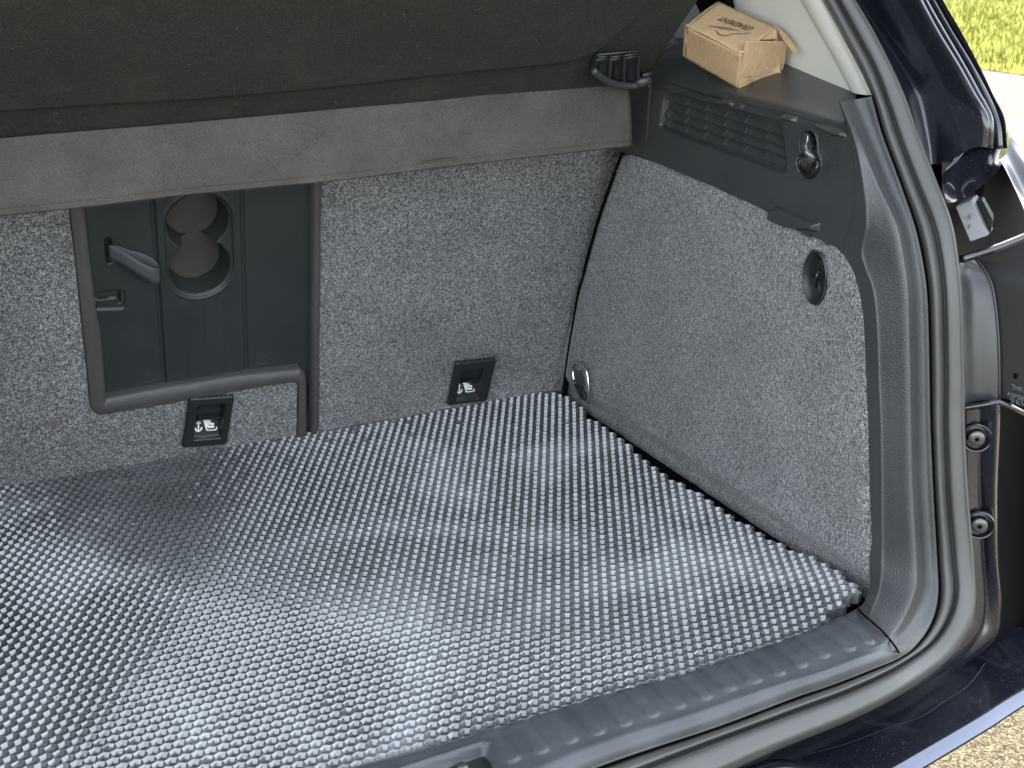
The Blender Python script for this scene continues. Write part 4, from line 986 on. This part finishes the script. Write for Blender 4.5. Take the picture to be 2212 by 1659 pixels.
for (a, b_) in (((255, 368), (525, 342)), ((262, 385), (330, 378)), ((350, 384), (420, 374)), ((440, 372), (520, 360)), ((250, 402), (325, 396)), ((345, 402), (415, 390)), ((440, 390), (520, 378))):
    tube('lamella', [pb(*a, .006), pb(*b_, .006)], .0013, M_trim, br, 6)
for (x0, x1, xb) in ((330, 345, 326), (420, 432, 425), (518, 528, 520)):
    slab('rib', [pb(x0, 370, .001), pb(x1, 368, .001), pb(xb+6, 570, .001), pb(xb-6, 570, .001)], (0, -.006, 0), M_trim, br, .0005)
for (xa, xb, yb) in ((250, 320, 505), (350, 415, 545), (445, 512, 560)):
    slab('gusset', [pb(xa+20, 430, .0), pb(xa+38, 430, .0), pb(xb, yb, .0), pb(xa+10, yb-30, .0)], (0, -.003, 0), M_black, br, .0005)

# ---- cardboard box
B3 = PZ(1593.8, 190.5, .5705)
bu = np.array([-.171, .952, .254]); bu /= np.linalg.norm(bu); bw = np.array([.961, .104, .255]); bw -= bu*(bw@bu); bw /= np.linalg.norm(bw); bh = np.cross(bw, bu)
if bh[2] < 0: bh = -bh
K = np.linalg.norm(B3-CAMP)/FOC
LU, LW, LH = .1093, .0700, .0536
cb = empty('cardboard_box', B3, 'small brown cardboard box with torn end flaps resting on the black ledge', 'box')
BINV = Matrix.Translation(tuple(-B3))
def bch(o): o.parent = cb; o.matrix_parent_inverse = BINV; return o
def bp(a, b, c): return B3+bu*a*LU+bw*b*LW+bh*c*LH
def on_face_u(x, y, b0=0): return ON(x, y, bh, bh@bp(0, 0, 1))        # on the lid plane
th = .0022
def sheet(name, pts, n, t=th, bev=.0005): return bch(slab(name, pts, n*t, M_card, None, bev, 2))
# main walls
def wavy_sheet(name, o_, a, b, nrm_, amp=.0009, nx=26, ny=14, seed=0):
    rg = np.random.default_rng(seed); G = np.zeros((nx, ny, 3)); p1, p2, p3 = rg.uniform(0, 6, 3)
    for i in range(nx):
        for j in range(ny):
            u, v = i/(nx-1), j/(ny-1)
            G[i, j] = o_+a*u+b*v+nrm_*amp*(math.sin(u*7+p1)*math.sin(v*5+p2)+.5*math.sin(u*17+v*9+p3))
    o = bch(grid_obj(name, G, M_card, None, True)); md = o.modifiers.new('t', 'SOLIDIFY'); md.thickness = th; md.offset = 0
    return o
def ON_lid(x, y): return ON(x, y, bh, bh@bp(0, 0, 1))
def ON_bot(x, y): return ON(x, y, bh, bh@B3)
T1, T2, T3, T4 = ON_lid(1554.4, 6), ON_lid(1484, 57.3), ON_lid(1601.3, 115.5), ON_lid(1677.9, 61.8)
B2 = ON_bot(1480, 123.5); BR = ON_bot(1686, 163); BB = B2+BR-B3
def quad(name, p00, p10, p11, p01, amp, seed, nx=26, ny=14):
    rg = np.random.default_rng(seed); p1, p2, p3 = rg.uniform(0, 6, 3); nn = np.cross(p10-p00, p01-p00); nn /= np.linalg.norm(nn)
    u = np.linspace(0, 1, nx)[:, None, None]; v = np.linspace(0, 1, ny)[None, :, None]
    G = p00*(1-u)*(1-v)+p10*u*(1-v)+p11*u*v+p01*(1-u)*v+nn*amp*(np.sin(u*7+p1)*np.sin(v*5+p2)+.5*np.sin(u*17+v*9+p3))
    o = bch(grid_obj(name, G, M_card, None, True)); md = o.modifiers.new('t', 'SOLIDIFY'); md.thickness = th; md.offset = 0; return o
quad('front_panel', B3, B2, T2-bh*.0015, T3-bh*.0015, .0005, 1)
quad('back_panel', BR, BB, T1-bh*.003, T4-bh*.003, .0003, 2)
quad('bottom_panel', B3, B2, BB, BR, .0002, 5)
quad('lid', T3-bw*.0005, T2, T1, T4, .0006, 3)
G = []
for i in range(12):
    u = i/11; a = T2*(1-u)+T1*u; k = .4+.6*math.sin(u*math.pi*.8)
    G.append([a-bu*.001+bh*.001, a+bu*.003*k+bh*.0012, a+bu*.007*k-bh*.0015, a+bu*.009*k-bh*.008, a+bu*.008*k-bh*.03])
o = bch(grid_obj('far_flap', cr(np.array(G), 3, 1), M_card)); md = o.modifiers.new('t', 'SOLIDIFY'); md.thickness = .0015
sheet('far_corner', [B2, B2+bu*.004-bw*.001, T2+bu*.004-bw*.001+bh*.003, T2+bh*.002], bw, .0018)
# near end: folded flap, tilted outwards
ZB = lambda x, y: (1426.4+x*.14881, y*.14881)
EN = bu; e0 = bu@B3
def EP(x, y, out=0): return ON(*ZB(x, y), bu, e0-out)
sheet('end_wall', [B3+bu*.003, BR+bu*.003, BR*.25+T4*.75+bu*.003, T3+bu*.003-bh*.004], bu)
sheet('end_flap', [EP(1218, 592, .004), EP(1560, 590, .005), EP(1775, 601, .006), EP(1828, 655, .005), EP(1800, 850, .003), EP(1748, 1085, .002), EP(1560, 1097, .002), EP(1450, 1105, .002), EP(1160, 1100, .003)], -bu, .0022)
sheet('end_tab', [EP(1135, 1098, .0015), EP(1446, 1098, .0015), EP(1448, 1160, .002), EP(1436, 1232, .002), EP(1300, 1262, .002), EP(1130, 1278, .002)], -bu, .0018)
for yy in (1120, 1165, 1195):
    bch(tube('crease', [EP(1165+yy*.02, yy+10, .0042), EP(1240, yy-(8 if yy < 1150 else 2), .0044), EP(1320+(yy-1120), yy+6-(yy-1120)*.3, .0042)], .0006, M_card, None, 6))
# corner post strip on the near edge
sheet('corner_strip', [EP(1155, 795, .002), EP(1186, 790, .002), EP(1222, 592, .003), EP(1205, 592, .002), EP(1165, 790, .002), EP(1125, 1275, .001), EP(1150, 1270, .001)][0:2]+[EP(1160, 1270, .001), EP(1126, 1276, .001)], -bu, .002)
# side flap between lid and end flap and the torn open flap
dustf = [ON_lid(*ZB(1690, 418))-bh*.001, ON_lid(*ZB(1450, 562))-bh*.002, EP(1560, 578, -.002), EP(1688, 570, -.002)]
sheet('inner_flap', dustf, bh, .0015)
TF = [ZB(1630, 366), ZB(1715, 410), ZB(1790, 480), ZB(1900, 620), ZB(1998, 765), ZB(1985, 790), ZB(1940, 775), ZB(1845, 670), ZB(1790, 600), ZB(1745, 520), ZB(1700, 430)]
nT = bw*.9-bh*.3; dT = nT@(ON_lid(*ZB(1700, 415)))
sheet('torn_flap', [ON(*p, nT, dT) for p in TF], nT/np.linalg.norm(nT), .003, .0006)
bch(slab('box_inside', [T3*.8+T1*.2-bh*.012, T2*.8+T4*.2-bh*.012, T1*.9+T3*.1-bh*.012, T4*.9+T2*.1-bh*.012], -bh*.01, M_gap))
# printed word and brush strokes on the lid
def LD(x, y): return ON(*ZB(x, y), bh, bh@bp(0, 0, 1)+.0026)
w0, w1 = LD(1345, 452), LD(828, 282); axv = w1-w0; wl_ = np.linalg.norm(axv); axv /= wl_
upv = LD(1376, 408)-LD(1345, 455); upv = -(bw-axv*(bw@axv)) if False else (LD(1275, 450)-LD(1300, 360)); upv -= axv*(upv@axv); upv /= np.linalg.norm(upv)
hgt = np.linalg.norm(LD(1275, 450)-LD(1300, 360))
tx = text_mesh('lid_lettering', 'GRADIENT', 1.0, (0, 0, 0), (1, 0, 0), (0, 1, 0), M_ink, None, off=.011, space=.97)
co = np.array([v.co[:] for v in tx.data.vertices]); wx = np.ptp(co[:, 0]); wy = np.ptp(co[:, 1]); x0_, y0_ = co[:, 0].min(), co[:, 1].min()
w_a = LD(1388, 408)                                  # baseline starts here (the word reads upside down)
a0 = LD(1390, 405); a1 = LD(890, 240); b0 = LD(1275, 447); b1 = LD(818, 281)
for v in tx.data.vertices:
    u, w_ = (v.co.x-x0_)/wx, (v.co.y-y0_)/wy
    p = (a0*(1-u)+a1*u)*(1-w_)+(b0*(1-u)+b1*u)*w_; v.co = Vector(p)
bch(tx)
def brush(pts, ws):
    P = cr(np.array([LD(*p) for p in pts]), 6); Wd = cr(np.array(ws, float)[:, None], 6)[:, 0]; V = []; F = []
    for i, p in enumerate(P):
        t = P[min(i+1, len(P)-1)]-P[max(i-1, 0)]; t /= np.linalg.norm(t); nn = np.cross(t, bh); V += [p+nn*Wd[i]*.00018, p-nn*Wd[i]*.00018]
        if i: k = 2*i; F.append((k-2, k-1, k+1, k))
    return V, F
V = []; F = []
for pts, ws in (([(692, 374), (760, 380), (850, 402), (925, 436)], [3, 4, 3, .5]), ([(790, 376), (870, 392), (970, 425), (1070, 446)], [2, 3.5, 3.5, .5]), ([(895, 384), (970, 400), (1080, 432), (1180, 448)], [1.5, 3.5, 4, .5]),
                ([(803, 438), (840, 482), (890, 510), (950, 512), (1020, 494), (1100, 484), (1180, 490), (1260, 490), (1330, 470)], [2, 4, 5, 4, 3, 3, 3, 2, .5]), ([(1215, 470), (1260, 482), (1320, 470)], [2, 3, .5])):
    v_, f_ = brush(pts, ws); k = len(V); V += v_; F += [tuple(i+k for i in q) for q in f_]
bch(mesh_obj('lid_emblem', V, F, M_ink))
